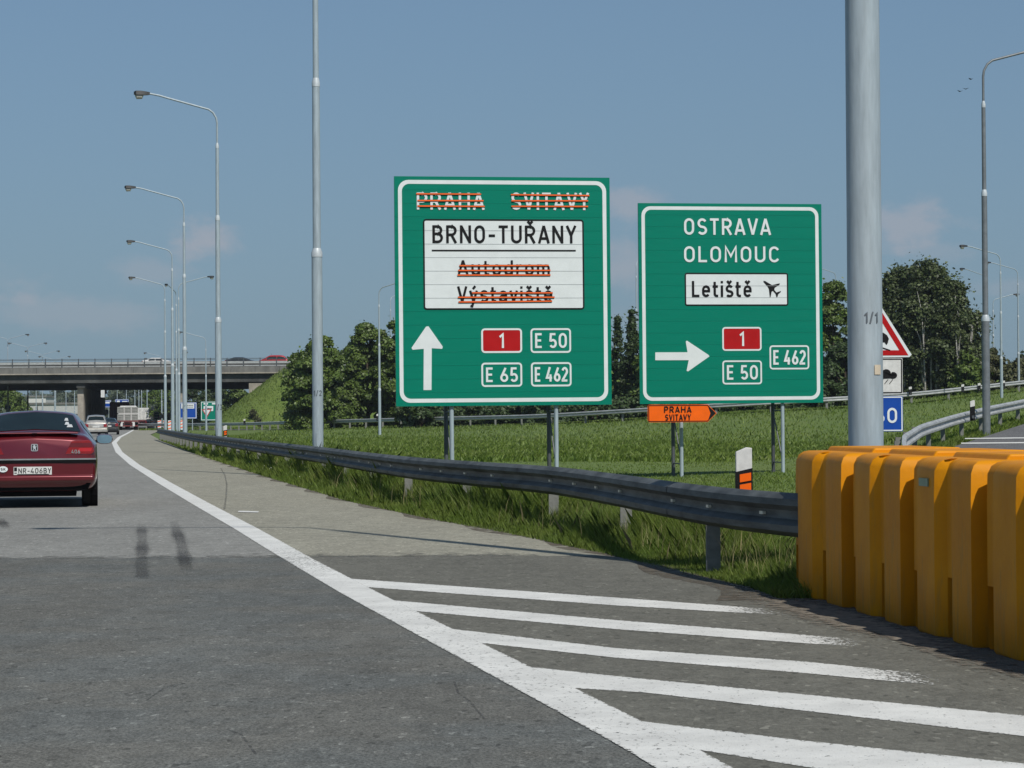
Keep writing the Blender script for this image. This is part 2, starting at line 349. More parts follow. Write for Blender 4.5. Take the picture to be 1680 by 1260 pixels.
def sm(t): t = np.clip(t, 0, 1); return t * t * (3 - 2 * t)
def H(x, y):
    x = np.asarray(x, float); y = np.asarray(y, float)
    zr = np.interp(x, frx, frz); yr = np.interp(x, frx, fry)
    h = zr * sm((y - (yr - 48)) / 46)
    # crossing motorway on its embankment to the right of the bridge
    ex = np.maximum(-28.6 - x, 0); ey = np.maximum(306 - y, 0) + np.maximum(y - 386, 0)
    dd = np.sqrt(ex ** 2 + ey ** 2)
    h = np.maximum(h, np.clip(7.6 - dd / 1.35, 0, 7.4))
    ex = np.maximum(x + 118, 0); dd = np.sqrt(ex ** 2 + ey ** 2); h = np.maximum(h, np.clip(7.6 - dd / 1.35, 0, 7.4))
    # exit ramp climbing to the right
    xr = np.interp(y, rry, rrx); zr2 = np.interp(y, rry, rrz)
    w = sm((x - (xr - 7)) / 6.5) * (y > 30) * (1 - sm((y - 118) / 12))
    h = np.maximum(h, zr2 * w)
    # gentle unevenness of the meadow
    field = sm((x - np.interp(y, [p.y for p in rail_main], [p.x for p in rail_main]) - 1.0) / 3) * (y > 18) * (y < 240)
    h = h + field * (.06 * np.sin(x * .31 + y * .11) * np.cos(y * .17 - x * .07) - .04)
    return h - .05

def axis(lo, hi, fine_lo, fine_hi, st, grow=1.13):
    a = list(np.arange(fine_lo, fine_hi + .01, st)); s = st; x = fine_hi
    while x < hi: s *= grow; x += s; a.append(x)
    s = st; x = fine_lo; b = []
    while x > lo: s *= grow; x -= s; b.append(x)
    return np.array(b[::-1] + a)
gx = axis(-4500, 4500, -62, 60, 1.6); gy = axis(-300, 6500, -10, 392, 2.0)
X, Y = np.meshgrid(gx, gy); Z = H(X, Y)
nx, ny = len(gx), len(gy); idx = np.arange(nx * ny).reshape(ny, nx)
mb = MB(); mb.v = [tuple(p) for p in np.stack([X.ravel(), Y.ravel(), Z.ravel()], 1).tolist()]
mb.f = np.stack([idx[:-1, :-1].ravel(), idx[:-1, 1:].ravel(), idx[1:, 1:].ravel(), idx[1:, :-1].ravel()], 1).tolist()
mb.build('ground', M['soil'], smooth=True, kind='structure')

def sheet(name, m, ys, fa, fb, z, ncross=4, wear=None):
    mb = MB(); w = []
    for y in ys:
        a, b = float(fa(y)), float(fb(y))
        for k in range(ncross + 1):
            x = a + (b - a) * k / ncross
            mb.v.append((x, y, z(x, y) if callable(z) else z)); w.append(0.0)
    n = ncross + 1
    mb.f = [(i * n + k, i * n + k + 1, (i + 1) * n + k + 1, (i + 1) * n + k) for i in range(len(ys) - 1) for k in range(ncross)]
    return mb.build(name, m, kind='structure')
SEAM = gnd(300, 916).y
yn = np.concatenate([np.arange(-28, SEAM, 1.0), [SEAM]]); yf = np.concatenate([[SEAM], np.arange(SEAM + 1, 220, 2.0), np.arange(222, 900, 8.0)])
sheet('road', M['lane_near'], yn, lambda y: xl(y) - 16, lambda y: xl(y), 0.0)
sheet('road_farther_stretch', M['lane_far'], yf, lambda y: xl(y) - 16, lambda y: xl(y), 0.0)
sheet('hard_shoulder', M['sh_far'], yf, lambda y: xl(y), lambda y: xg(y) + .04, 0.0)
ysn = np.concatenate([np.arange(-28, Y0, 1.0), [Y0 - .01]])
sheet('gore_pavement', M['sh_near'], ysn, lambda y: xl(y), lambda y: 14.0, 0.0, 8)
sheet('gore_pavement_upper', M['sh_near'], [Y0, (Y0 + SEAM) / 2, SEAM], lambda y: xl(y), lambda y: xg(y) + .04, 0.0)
xey = [Y0, 28, 40, 50, 60, 72, 86, 102, 122]; xex = [3.9, 5.2, 7.0, 8.75, 10.9, 15.2, 21.5, 32, 50]
def xe(y): return np.interp(y, xey, xex)
def zramp(x, y): return max(0.0, .0418 * (y - 49)) if y < 90 else .0418 * 41 + .02 * (y - 90)
sheet('exit_road', M['ramp'], np.concatenate([[Y0], np.arange(18, 120, 1.5)]), lambda y: xe(y), lambda y: xe(y) + 11, lambda x, y: zramp(x, y) + .002)
# ramp on the far bank
mb = MB(); P = [(x, y + 1.2, z + .0) for x, y, z in far_rail]
for i, (x, y, z) in enumerate(P): mb.v += [(x, y, z + .01), (x + 1.5, y + 8, z + .01)]
mb.f = [(2 * i, 2 * i + 2, 2 * i + 3, 2 * i + 1) for i in range(len(P) - 1)]
mb.build('ramp_road', M['ramp'], kind='structure')
# bare worn edge where the shoulder meets the grass
def dirt_a(y): return xg(y) - .10 - .10 * math.sin(y * 1.7) - .35 * max(0, 1 - (y - Y0) / 5)
sheet('dirt_edge', alpha_cut(mat('verge_dirt', (.115, .095, .068), .95, var=.3, vscale=12), 3.2, .40, .60), np.arange(Y0 + .02, 150, .5), dirt_a, lambda y: xg(y) + .3, 0.0015, 3)
mb = MB()
dpts = [gnd(*p) for p in [(1180, 952), (1290, 962), (1400, 985), (1500, 1020), (1700, 1085), (1800, 1160), (1700, 1125), (1600, 1105), (1480, 1060), (1360, 1035), (1250, 1000), (1170, 972)]]
cx = sum(p.x for p in dpts) / len(dpts); cy = sum(p.y for p in dpts) / len(dpts)
mb.v = [(cx, cy, .0055)] + [(p.x, p.y, .0055) for p in dpts]; mb.f = [(0, i + 1, (i + 1) % len(dpts) + 1) for i in range(len(dpts))]
o = mb.build('dirt_patch', alpha_cut(mat('gore_dirt', (.19, .163, .128), .95, var=.25, vscale=10, bump=.4), 11, .24, .40), kind='structure')
at_ = o.data.attributes.new('wear', 'FLOAT', 'POINT'); at_.data.foreach_set('value', [-.02] + [.32] * len(dpts))

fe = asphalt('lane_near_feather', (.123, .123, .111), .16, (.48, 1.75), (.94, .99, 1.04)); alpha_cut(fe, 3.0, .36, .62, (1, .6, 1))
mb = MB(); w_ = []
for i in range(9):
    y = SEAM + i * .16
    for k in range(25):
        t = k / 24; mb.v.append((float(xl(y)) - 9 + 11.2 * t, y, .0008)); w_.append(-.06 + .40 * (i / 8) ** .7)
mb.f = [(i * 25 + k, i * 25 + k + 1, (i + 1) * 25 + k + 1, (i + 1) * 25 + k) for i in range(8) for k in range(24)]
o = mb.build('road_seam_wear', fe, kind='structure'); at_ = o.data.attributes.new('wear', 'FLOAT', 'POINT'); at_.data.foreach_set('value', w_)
# painted lines -------------------------------------------------------
def paint(name, pa, pb, z=.003, sub=6, wearf=None, m=None, edge=.13, ends=0.0):
    """strip between two ground polylines"""
    mb = MB(); w = []
    A = []; B = []
    for i in range(len(pa) - 1):
        for k in range(sub):
            t = k / sub; A.append(pa[i].lerp(pa[i + 1], t)); B.append(pb[i].lerp(pb[i + 1], t))
    A.append(pa[-1]); B.append(pb[-1])
    for a, b in zip(A, B):
        for t in ((0, .06, .5, .94, 1) if edge < .2 else (0, .3, .5, .7, 1)):
            p = a.lerp(b, t); mb.v.append((p.x, p.y, z)); e = edge if t in (0, 1) else 0.0
            w.append(e + (wearf(p) if wearf else 0) + ends * max(0, 1 - min(len(w) // 5, len(A) - 1 - len(w) // 5) / 5))
    n = 5
    mb.f = [(i * n + k, i * n + k + 1, (i + 1) * n + k + 1, (i + 1) * n + k) for i in range(len(A) - 1) for k in range(n - 1)]
    o = mb.build(name, m or M['paint'], kind='structure')
    at_ = o.data.attributes.new('wear', 'FLOAT', 'POINT'); at_.data.foreach_set('value', w)
    return o
ylist = [y for y in lcy if y > 5 and y < 330]; ylist = [-5, 2] + ylist
def lw(y): return .135 + .0 * y
pa = [Vector((float(xl(y)) - lw(y), y, 0)) for y in ylist]; pb = [Vector((float(xl(y)) + lw(y), y, 0)) for y in ylist]
pw = lambda p: .10 * math.exp(-((p.y - 21.5) / 2.2) ** 2) + .04 * (p.y < 16)
paint('edge_line', pa, pb, .0045, 10, pw)
ST = [([(578, 950), (1012, 981), (1284, 1001)], [(605, 964), (1012, 994), (1302, 1011)]),
      ([(653, 986), (1012, 1018), (1320, 1042), (1420, 1049)], [(691, 1004), (1012, 1033), (1320, 1056), (1400, 1061)]),
      ([(739, 1032), (1012, 1064), (1320, 1086), (1540, 1108)], [(793, 1056), (1012, 1080), (1320, 1105), (1540, 1126)]),
      ([(872, 1095), (1012, 1110), (1320, 1140), (1760, 1182)], [(945, 1130), (1058, 1137), (1320, 1167), (1760, 1218)]),
      ([(1053, 1184), (1320, 1216), (1760, 1262)], [(1164, 1234), (1320, 1259), (1760, 1316)])]
for k, (a, b) in enumerate(ST):
    if len(a) == 4 and k < 4: pass
    pa = [gnd(*p) for p in a]; pb = [gnd(*p) for p in b]
    endx = pa[-1].x; pa[0] = pa[0] + (pa[0] - pa[1]).normalized() * .14; pb[0] = pb[0] + (pb[0] - pb[1]).normalized() * .14
    paint('hatch_line', pa, pb, .0025, 14, (lambda p, e=endx, k=k: (.28 * max(0, (p.x - (e - .40)) / .40) if k < 3 else 0) + .02))
for k in range(14):                           # broken line on the far side of our lane
    y0 = 8 + k * 18
    paint('lane_dash', [Vector((float(xl(y)) - 3.85, y, 0)) for y in (y0, y0 + 3, y0 + 6)], [Vector((float(xl(y)) - 3.73, y, 0)) for y in (y0, y0 + 3, y0 + 6)], .003)
for (a, b, c, d_) in [((1583, 719.4), (1700, 718), (1700, 719.8), (1583, 720.9)), ((1577, 727), (1700, 725.8), (1700, 727.8), (1577, 728.8)), ((1560, 756), (1700, 756), (1700, 759), (1560, 759))]:
    q = []
    for (px, py) in (a, b, c, d_):
        v = pxdir(px, py); yy = (EYE + .0418 * 49) / (.0418 - v.z / v.y)
        p = Vector((0, 0, EYE)) + v * (yy / v.y); q.append((p.x, p.y, p.z + .012))
    mb = MB(); mb.add(q, [(0, 1, 2, 3)]); mb.build('ramp_line', M['paint'], kind='structure')
p1, p2, p3, p4 = gnd(392, 838.5), gnd(425, 839.5), gnd(423, 841.5), gnd(390, 840.5)
mb = MB(); mb.add([(p.x, p.y, .006) for p in (p4, p3, p2, p1)], [(0, 1, 2, 3)]); mb.build('paint_tick', M['paint'], kind='structure')
# tyre rubber, cracks in the pavement and painted-in lamp shadows
def mark(name, pts, w, m, z=.002, wear=None, edge=.13, ends=0.0):
    P = [gnd(*p) for p in pts]; a = []; b = []
    for i, p in enumerate(P):
        t = (P[min(i + 1, len(P) - 1)] - P[max(0, i - 1)]).normalized(); nrm = Vector((-t.y, t.x, 0)); a.append(p + nrm * w / 2); b.append(p - nrm * w / 2)
    o = paint(name, a, b, z, 5, wear, m, edge, ends); return o
mark('tyre_mark', [(234, 950), (232, 925), (233, 905), (233, 880), (232, 858)], .19, M['rubber'], edge=.22, ends=.10, wear=lambda p: .12 * abs(math.sin(p.y * .8)))
mark('tyre_mark', [(307, 940), (302, 915), (297, 890), (290, 872), (285, 856)], .19, M['rubber'], edge=.22, ends=.10, wear=lambda p: .10 * abs(math.sin(p.y * .7 + .5)))
mark('tyre_mark', [(10, 868), (4, 858), (0, 850)], .2, M['rubber'], edge=.25, ends=.2)
mark('crack_and_shadow_line', [(368, 836), (371, 815), (372, 795), (369, 780), (362, 768)], .03, M['tar'], .0012)
mark('crack_and_shadow_line', [(300, 765), (362, 768), (440, 771)], .05, M['tar'], .0012)  # cast shadow of the second lamp pole, painted as a thin dark line
mark('crack_and_shadow_line', [(60, 869.2), (300, 867.5), (520, 865.5), (880, 866)], .018, M['tar'], .0012)  # cast shadow of the near lamp's arm, painted across the lane
for pts in [[(795, 1180), (770, 1150), (752, 1138), (745, 1118)], [(240, 1150), (268, 1130), (300, 1122)], [(420, 1238), (395, 1205), (370, 1196)], [(640, 1000), (655, 1010), (690, 1012)]]:
    mark('crack_and_shadow_line', pts, .012, M['tar'], .0012)

# ------------------------------------------------------------------ the two bridges and their piers
def bridge(label, y0, y1, ztop, near_rail):
    t = thing('overpass', label, 'bridge', (0, 0, 0))
    x0, x1 = -118, -26.2
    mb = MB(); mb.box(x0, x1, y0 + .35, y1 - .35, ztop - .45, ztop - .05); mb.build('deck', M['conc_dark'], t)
    for yy in (y0, y1):
        s = 1 if yy == y0 else -1
        mb = MB(); n = 30
        for k in range(n):                      # precast fascia pieces, joints open by a finger
            a = x0 + (x1 - x0) * k / n; b = x0 + (x1 - x0) * (k + 1) / n - .03
            mb.box(a, b, min(yy, yy + s * .34), max(yy, yy + s * .34), ztop - .78, ztop + .08)
        mb.build('fascia', M['conc'], t)
        mb = MB(); mb.box(x0, x1, min(yy + s * .01, yy - s * .12), max(yy + s * .01, yy - s * .12), ztop - .80, ztop - .66); mb.build('fascia_lip', M['conc_light'], t)
    ng = 15
    for k in range(ng):
        y = y0 + .9 + (y1 - y0 - 1.8) * k / (ng - 1)
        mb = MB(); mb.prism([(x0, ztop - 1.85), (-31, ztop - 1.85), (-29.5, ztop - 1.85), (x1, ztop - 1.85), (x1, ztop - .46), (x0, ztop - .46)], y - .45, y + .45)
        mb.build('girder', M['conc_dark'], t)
    for yy in (y0 + .12, y1 - .12):
        near = yy < (y0 + y1) / 2
        post = None; k = 0; x = x0 + 1
        while x < x1 + 3:
            if post is None:
                mb = MB(); mb.box(-.05, .05, -.05, .05, 0, 1.12); post = mb.build('railing_post', M['galv_dark'] if near else M['galv_dark'], t); post.location = (x, yy, ztop + .08)
            else: link_mesh('railing_post', post.data, t, (x, yy, ztop + .08))
            x += 2.08
        for z, h in ((.98, .06), (1.10, .05)):
            mb = MB(); mb.box(x0, x1 + 4, yy - .03, yy + .03, ztop + z, ztop + z + h); mb.build('handrail', M['galv_dark'], t)
        s = 1 if near else -1
        mb = MB(); mb.box(x0, x1 + 6, min(yy + s * .06, yy + s * .14), max(yy + s * .06, yy + s * .14), ztop + .48, ztop + .76); mb.build('crash_beam', M['rail'], t)
        mb = MB(); mb.box(x0, x1 + 6, min(yy + s * .06, yy + s * .12), max(yy + s * .06, yy + s * .12), ztop + .14, ztop + .26); mb.build('lower_beam', M['rail'], t)
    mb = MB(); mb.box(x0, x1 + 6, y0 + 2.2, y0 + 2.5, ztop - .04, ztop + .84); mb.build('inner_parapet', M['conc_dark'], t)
    for (xa, mm) in ((-54.6, M['conc_light']), (-42.0, M['conc_dark'])):
        yy = y0 + 2.0; k = 0
        while yy < y1 - .5:
            x = xa - .13 * (yy - 309)
            mb = MB(); mb.box(x - .38, x + .38, yy - .55, yy + .55, -.3, ztop - 2.4, .04); mb.build('pier', M['conc_light'], t)
            yy += 5.4
        xm = xa - .13 * ((y0 + y1) / 2 - 309)
        mb = MB(); v = []
        for z in (ztop - 2.45, ztop - 1.86):
            for (yy, sx) in ((y0 + .8, -.55), (y0 + .8, .55), (y1 - .8, .55), (y1 - .8, -.55)): v.append((xa - .13 * (yy - 309) + sx, yy, z))
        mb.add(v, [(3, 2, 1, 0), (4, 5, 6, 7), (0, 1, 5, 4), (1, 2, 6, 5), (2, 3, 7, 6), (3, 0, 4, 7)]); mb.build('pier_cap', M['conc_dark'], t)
    mb = MB(); mb.box(-33.2, -31.0, y0 + .6, y1 - .6, -.3, ztop - 2.0, .03); mb.box(-31.0, -28.6, y0 + .7, y1 - .7, -.3, ztop - 1.2); mb.build('abutment', M['conc_light'], t)
    return t
bridge('wide grey concrete motorway overpass with steel railing across the road', 307, 384, 7.76, True)

# ------------------------------------------------------------------ guardrails
WB = [(0.0, .155), (.018, .150), (.075, .115), (.080, .070), (.020, .030), (.012, 0), (.020, -.030), (.080, -.070), (.075, -.115), (.018, -.150), (0, -.155)]
def sample_path(P, step):
    P = [Vector(p) for p in P]; out = []; acc = 0.0; segs = [(P[i], P[i + 1], (P[i + 1] - P[i]).length) for i in range(len(P) - 1)]
    tot = sum(s[2] for s in segs); n = int(tot / step)
    for k in range(n + 1):
        d = k * step; i = 0
        while i < len(segs) - 1 and d > segs[i][2]: d -= segs[i][2]; i += 1
        out.append(segs[i][0].lerp(segs[i][1], min(1, d / segs[i][2])))
    return out
def guardrail(label, top, side, m, seg=4.0, step=1.0, post_w=.12, holes=0, smooth_passes=2, group=None, post_mat=None, post_every=1, ground=None):
    """top: points along the upper edge of the beam; side +1/-1: which side of the path the ridges face"""
    pts = sample_path(top, step)
    for _ in range(smooth_passes):
        pts = [pts[0]] + [(pts[i - 1] + pts[i] * 2 + pts[i + 1]) / 4 for i in range(1, len(pts) - 1)] + [pts[-1]]
    t = thing('guardrail', label, 'guardrail', (pts[0].x, pts[0].y, 0), 0, group); off = Vector((pts[0].x, pts[0].y, 0))
    per = max(1, int(seg / step)); nrm = []
    for i in range(len(pts)):
        d = (pts[min(i + 1, len(pts) - 1)] - pts[max(0, i - 1)]); d.z = 0; d.normalize(); nrm.append(Vector((-d.y, d.x, 0)) * side)
    post = None
    for s in range(0, len(pts) - 1, per):
        e = min(s + per, len(pts) - 1); mb = MB(); lap = .004 * ((s // per) % 2)
        for i in range(s, e + 1):
            for k in range(len(WB)):
                p = pts[i] - off + nrm[i] * (WB[k][0] + .09 + lap); p.z = pts[i].z - .155 + WB[k][1]; mb.v.append(tuple(p))
        n = len(WB); q = len(mb.v)
        for i in range(s, e + 1):
            for k in range(n):
                p = pts[i] - off + nrm[i] * (WB[k][0] + .084 + lap); p.z = pts[i].z - .155 + WB[k][1] * .98; mb.v.append(tuple(p))
        m_ = e - s
        for i in range(m_):
            for k in range(n - 1):
                a = i * n + k; mb.f.append((a, a + 1, a + n + 1, a + n)); mb.f.append((q + a, q + a + n, q + a + n + 1, q + a + 1))
            for k in (0, n - 1): a = i * n + k; mb.f.append((a, a + n, q + a + n, q + a))
        b = mb.build('beam', m, t, smooth=True)
        if (s // per) % post_every == 0 and not (holes and s == 0):
            i = s - 2 if holes else s; g = ground(pts[i]) if ground else 0.0
            loc = pts[i] - off; h = pts[i].z - g; loc.z = g - .25
            if post is None:
                mb = MB(); mb.box(-post_w / 2, post_w / 2, -.04, .04, 0, 1.0); post = mb.build('rail_post', post_mat or M['post'], t); post.location = loc; o = post
            else: o = link_mesh('rail_post', post.data, t, loc)
            o.scale = (1, 1, h + .25 - .03); o.rotation_euler = (0, 0, math.atan2(nrm[i].y, nrm[i].x) * 0)
    if holes:
        slot = None; i = 0
        hs = sample_path([Vector(p) for p in pts], holes)
        for j, p in enumerate(hs[:60]):
            k = min(range(len(pts)), key=lambda q: (pts[q] - p).length); loc = p - off + nrm[k] * (.09 + .017); loc.z = p.z - .155
            if j % 5 == 4 or j == 0: continue
            if slot is None:
                mb = MB(); mb.box(-.035, .035, -.022, .022, -.011, .011); slot = mb.build('rail_bolt', M['bolt'], t); o = slot; o.location = loc
            else: o = link_mesh('rail_bolt', slot.data, t, loc)
            d = pts[min(k + 1, len(pts) - 1)] - pts[max(0, k - 1)]; o.rotation_euler = (0, 0, math.atan2(d.y, d.x))
    return t
rm = list(rail_main); d0 = (rm[0] - rm[2]).normalized(); rm = [rail_main[1] + d0 * .12 + Vector((.24, 0, 0)), rail_main[1].lerp(rail_main[2], .35) + Vector((.10, 0, 0))] + rm[2:]
guardrail('dull steel guardrail along the hard shoulder, running from the yellow barriers into the distance', rm, 1, M['rail_dark'], 4, .5, .11, holes=1.33, smooth_passes=8, ground=lambda p: 0)
guardrail('pale steel guardrail curving along the exit road at right', [(x, y, z + .74) for x, y, z in ramp_rail], -1, M['rail'], 4, 1.0, .11, ground=lambda p: p.z - .74)
guardrail('long steel guardrail on the far bank, crossing behind the two green signs', [(x, y, z + .74) for x, y, z in far_rail], -1, M['rail'], 4, 2.0, .16, ground=lambda p: p.z - .74, post_mat=M['post'])

# ------------------------------------------------------------------ street lamps
def lamp(label, loc, rz, group=None, sign=1, total=12.7, secs=(4.75, 8.35, 10.9), rad=(.115, .088, .062), double=False, number=None, name='street_lamp', metal='galv'):
    t = thing(name, label, 'street lamp', loc, rz, group)
    zs = [-1.6, secs[0]]; prev_z = -1.6
    for k in range(3):
        mb = MB(); mb.tube([(0, 0, prev_z), (0, 0, secs[k])], [rad[k] * 1.06, rad[k]], 20); mb.build('pole_section', M[metal], t, smooth=True); prev_z = secs[k]
        nr = rad[k + 1] if k < 2 else .036
        mb = MB(); mb.tube([(0, 0, secs[k] - .10), (0, 0, secs[k] - .01), (0, 0, secs[k] + .09)], [rad[k] * 1.07, rad[k] * 1.07, nr * 1.04], 20); mb.build('collar', M['ring'], t, smooth=True)
    sides = (1, -1) if double else (1,)
    for s in sides:
        e = total - secs[2]
        pts = [(0, 0, secs[2] + .0)]
        pts += [(0, 0, secs[2] + e * .44)]
        for a in (20, 45, 68):
            r_ = e * .26; pts.append((-s * r_ * (1 - math.cos(math.radians(a))), 0, secs[2] + e * .44 + r_ * math.sin(math.radians(a)) * 1.1))
        pts += [(-s * e * .95, 0, total - e * .085), (-s * e * 1.12, 0, total - .06 * e * .6), (-s * e * 1.32, 0, total)]
        mb = MB(); mb.tube(pts, [.036] * len(pts), 10); mb.build('arm', M[metal], t, smooth=True)
        x = -s * e * 1.30; L = .56
        mb = MB(); v = []
        for (u, hw, zt, zb) in ((0, .05, .045, -.04), (.10, .08, .06, -.055), (.30, .14, .085, -.06), (.48, .14, .085, -.06), (L, .07, .05, -.035)):
            v += [(x - s * u, -hw, total + zb), (x - s * u, hw, total + zb), (x - s * u, hw * .8, total + zt), (x - s * u, -hw * .8, total + zt)]
        f = [(i * 4 + k, i * 4 + (k + 1) % 4, (i + 1) * 4 + (k + 1) % 4, (i + 1) * 4 + k) for i in range(4) for k in range(4)] + [(0, 3, 2, 1), (16, 17, 18, 19)]
        if s < 0: f = [tuple(reversed(q)) for q in f]
        mb.add(v, f); hd = mb.build('lamp_head', M['lamp'], t, smooth=True)
        mb = MB(); mb.tube([(x - s * .26, 0, total - .055), (x - s * .30, 0, total - .10), (x - s * .44, 0, total - .11), (x - s * .50, 0, total - .055)], [.05, .10, .10, .04], 10); mb.build('lamp_glass', M['lampglass'], hd, smooth=True)
    mb = MB(); mb.box(-.045, .045, -rad[0] - .012, -rad[0] + .02, .55, .95); mb.build('hatch', M['galv'], t)
    return t
RG = 'street lamps in a row behind the guardrail'
row = [(1420.5, 18.0, 522), (521.5, 51.4, 645), (358.8, 85.9, 668), (303.5, 120.5, 670), (283.6, 157, 674), (271.5, 197, 677)]
ROWLAB = ['thick grey lamp pole close up behind the yellow barriers, marked 1/1', 'tall lamp pole marked 1/2 left of the big green sign, top out of view',
          'tallest complete street lamp, third pole along the guardrail', 'fourth street lamp in the row, one behind the tallest complete one',
          'fifth street lamp in the row, its arm below and right of the fourth one', 'sixth street lamp of the row, the last before the overpass on the lane side']
LAMPS = []
for i, (px, d, tpy) in enumerate(row):
    q = at(px, 700, d); rz = math.atan(.165)
    lp = lamp(ROWLAB[i], (q.x, q.y, 0), rz, RG, rad=(.125, .088, .062) if i == 0 else (.112, .080, .060)); LAMPS.append((lp, px, d, tpy))

# ------------------------------------------------------------------ road sign lettering (strokes of even width)
def arc(cx, cy, rx, ry, a0, a1, n=9):
    return [(cx + rx * math.cos(math.radians(a0 + (a1 - a0) * k / n)), cy + ry * math.sin(math.radians(a0 + (a1 - a0) * k / n))) for k in range(n + 1)]
_O = arc(.29, .66, .22, .27, 180, 0, 12) + arc(.29, .34, .22, .27, 0, -180, 12)
_P = [(.07, .93), (.29, .93)] + arc(.29, .70, .21, .23, 90, -90) + [(.07, .47)]
_S = arc(.28, .705, .20, .225, 28, 270, 12) + arc(.28, .275, .21, .205, 90, -150, 12)[1:]
_U = [(.07, 1), (.07, .29)] + arc(.29, .29, .22, .22, 180, 360, 12)[1:] + [(.51, 1)]
def low(p, k=.74, kx=.84): return [(x * kx, y * k + (0 if k < 1 else 0)) for x, y in p]
_lo = arc(.25, .46, .18, .20, 180, 0, 10) + arc(.25, .27, .18, .20, 0, -180, 10)
G = {
 'O': (.58, [(_O, 1)]), '0': (.56, [(_O, 1)]),
 'P': (.54, [([(.07, 0), (.07, 1)], 0), (_P, 0)]),
 'R': (.57, [([(.07, 0), (.07, 1)], 0), (_P, 0), ([(.28, .47), (.52, 0)], 0)]),
 'A': (.58, [([(.035, 0), (.285, .99)], 0), ([(.285, .99), (.545, 0)], 0), ([(.12, .27), (.46, .27)], 0)]),
 'H': (.60, [([(.07, 0), (.07, 1)], 0), ([(.53, 0), (.53, 1)], 0), ([(.07, .5), (.53, .5)], 0)]),
 'S': (.55, [(_S, 0)]), 'V': (.54, [([(.03, 1), (.27, .02)], 0), ([(.27, .02), (.51, 1)], 0)]),
 'I': (.14, [([(.07, 0), (.07, 1)], 0)]), 'T': (.50, [([(0, .93), (.50, .93)], 0), ([(.25, 0), (.25, .93)], 0)]),
 'Y': (.52, [([(.03, 1), (.26, .45)], 0), ([(.49, 1), (.26, .45)], 0), ([(.26, .47), (.26, 0)], 0)]),
 'B': (.57, [([(.07, 0), (.07, 1)], 0), ([(.07, .93), (.28, .93)] + arc(.28, .725, .19, .205, 90, -90) + [(.07, .52)], 0), ([(.07, .52), (.29, .52)] + arc(.29, .295, .21, .225, 90, -90) + [(.07, .07)], 0)]),
 'N': (.60, [([(.07, 0), (.07, 1)], 0), ([(.53, 0), (.53, 1)], 0), ([(.07, .96), (.53, .04)], 0)]),
 'U': (.58, [(_U, 0)]), '-': (.40, [([(.03, .42), (.37, .42)], 0)]),
 'L': (.46, [([(.07, 1), (.07, .07), (.46, .07)], 0)]),
 'M': (.68, [([(.07, 0), (.07, .98), (.34, .38), (.61, .98), (.61, 0)], 0)]),
 'C': (.54, [(arc(.29, .66, .22, .27, 25, 180, 9) + arc(.29, .34, .22, .27, 180, 335, 9), 0)]),
 'E': (.48, [([(.47, .93), (.07, .93), (.07, .07), (.47, .07)], 0), ([(.07, .51), (.43, .51)], 0)]),
 'K': (.54, [([(.07, 0), (.07, 1)], 0), ([(.50, 1), (.09, .40)], 0), ([(.21, .56), (.52, 0)], 0)]),
 '1': (.34, [([(.04, .74), (.25, .93), (.25, 0)], 0)]),
 '2': (.52, [(arc(.27, .70, .20, .23, 165, -25, 10) + [(.07, .10), (.07, .07), (.50, .07)], 0)]),
 '3': (.52, [(arc(.26, .71, .19, .22, 150, -90, 10), 0), (arc(.26, .28, .20, .21, 90, -150, 10), 0)]),
 '4': (.54, [([(.33, 1), (.05, .27), (.52, .27)], 0), ([(.38, .50), (.38, 0)], 0)]),
 '5': (.53, [([(.46, .93), (.12, .93), (.09, .50)] + arc(.27, .30, .205, .235, 125, -150, 12), 0)]),
 '6': (.54, [(arc(.28, .29, .21, .22, 0, 360, 16), 1), ([(.38, .97), (.085, .36)], 0)]),
 '/': (.34, [([(.03, -.05), (.31, 1.05)], 0)]),
 'u': (.50, [([(.07, .73), (.07, .25)] + arc(.25, .25, .18, .18, 180, 360, 9)[1:], 0), ([(.43, .73), (.43, 0)], 0)]),
 't': (.34, [([(.13, .95), (.13, .20)] + arc(.26, .20, .13, .13, 180, 270, 5)[1:] + [(.34, .07)], 0), ([(0, .66), (.33, .66)], 0)]),
 'o': (.50, [(_lo, 1)]), 'd': (.50, [(_lo, 1), ([(.43, 0), (.43, 1)], 0)]),
 'r': (.33, [([(.07, 0), (.07, .73)], 0), (arc(.25, .46, .18, .20, 180, 75, 6), 0)]),
 'm': (.74, [([(.07, 0), (.07, .73)], 0), (arc(.22, .51, .15, .15, 180, 0, 8) + [(.37, 0)], 0), (arc(.52, .51, .15, .15, 180, 0, 8) + [(.67, 0)], 0)]),
 'a': (.49, [([(.42, 0), (.42, .49)] + arc(.25, .49, .17, .17, 0, 150, 8)[1:], 0), ([(.42, .40), (.22, .40)] + arc(.22, .235, .15, .165, 90, 270, 8)[1:] + [(.30, .07), (.42, .17)], 0)]),
 'e': (.49, [([(.07, .37), (.43, .37), (.43, .46)] + arc(.25, .46, .18, .20, 0, 180, 9)[1:] + arc(.25, .27, .18, .20, 180, 325, 8), 0)]),
 's': (.44, [(low(_S), 0)]), 'i': (.14, [([(.07, 0), (.07, .73)], 0), ([(.07, .86), (.07, 1.0)], 0)]),
 'v': (.45, [([(.03, .73), (.225, .02)], 0), ([(.225, .02), (.42, .73)], 0)]),
 'y': (.46, [([(.03, .73), (.235, .03)], 0), ([(.43, .73), (.15, -.26), (.04, -.24)], 0)]),
}
def caron(w, y): return ([(w / 2 - .13, y + .15), (w / 2, y), (w / 2 + .13, y + .15)], 0)
G['Ř'] = (.57, G['R'][1] + [caron(.57, 1.10)]); G['š'] = (.44, G['s'][1] + [caron(.44, .86)]); G['ě'] = (.49, G['e'][1] + [caron(.49, .86)])
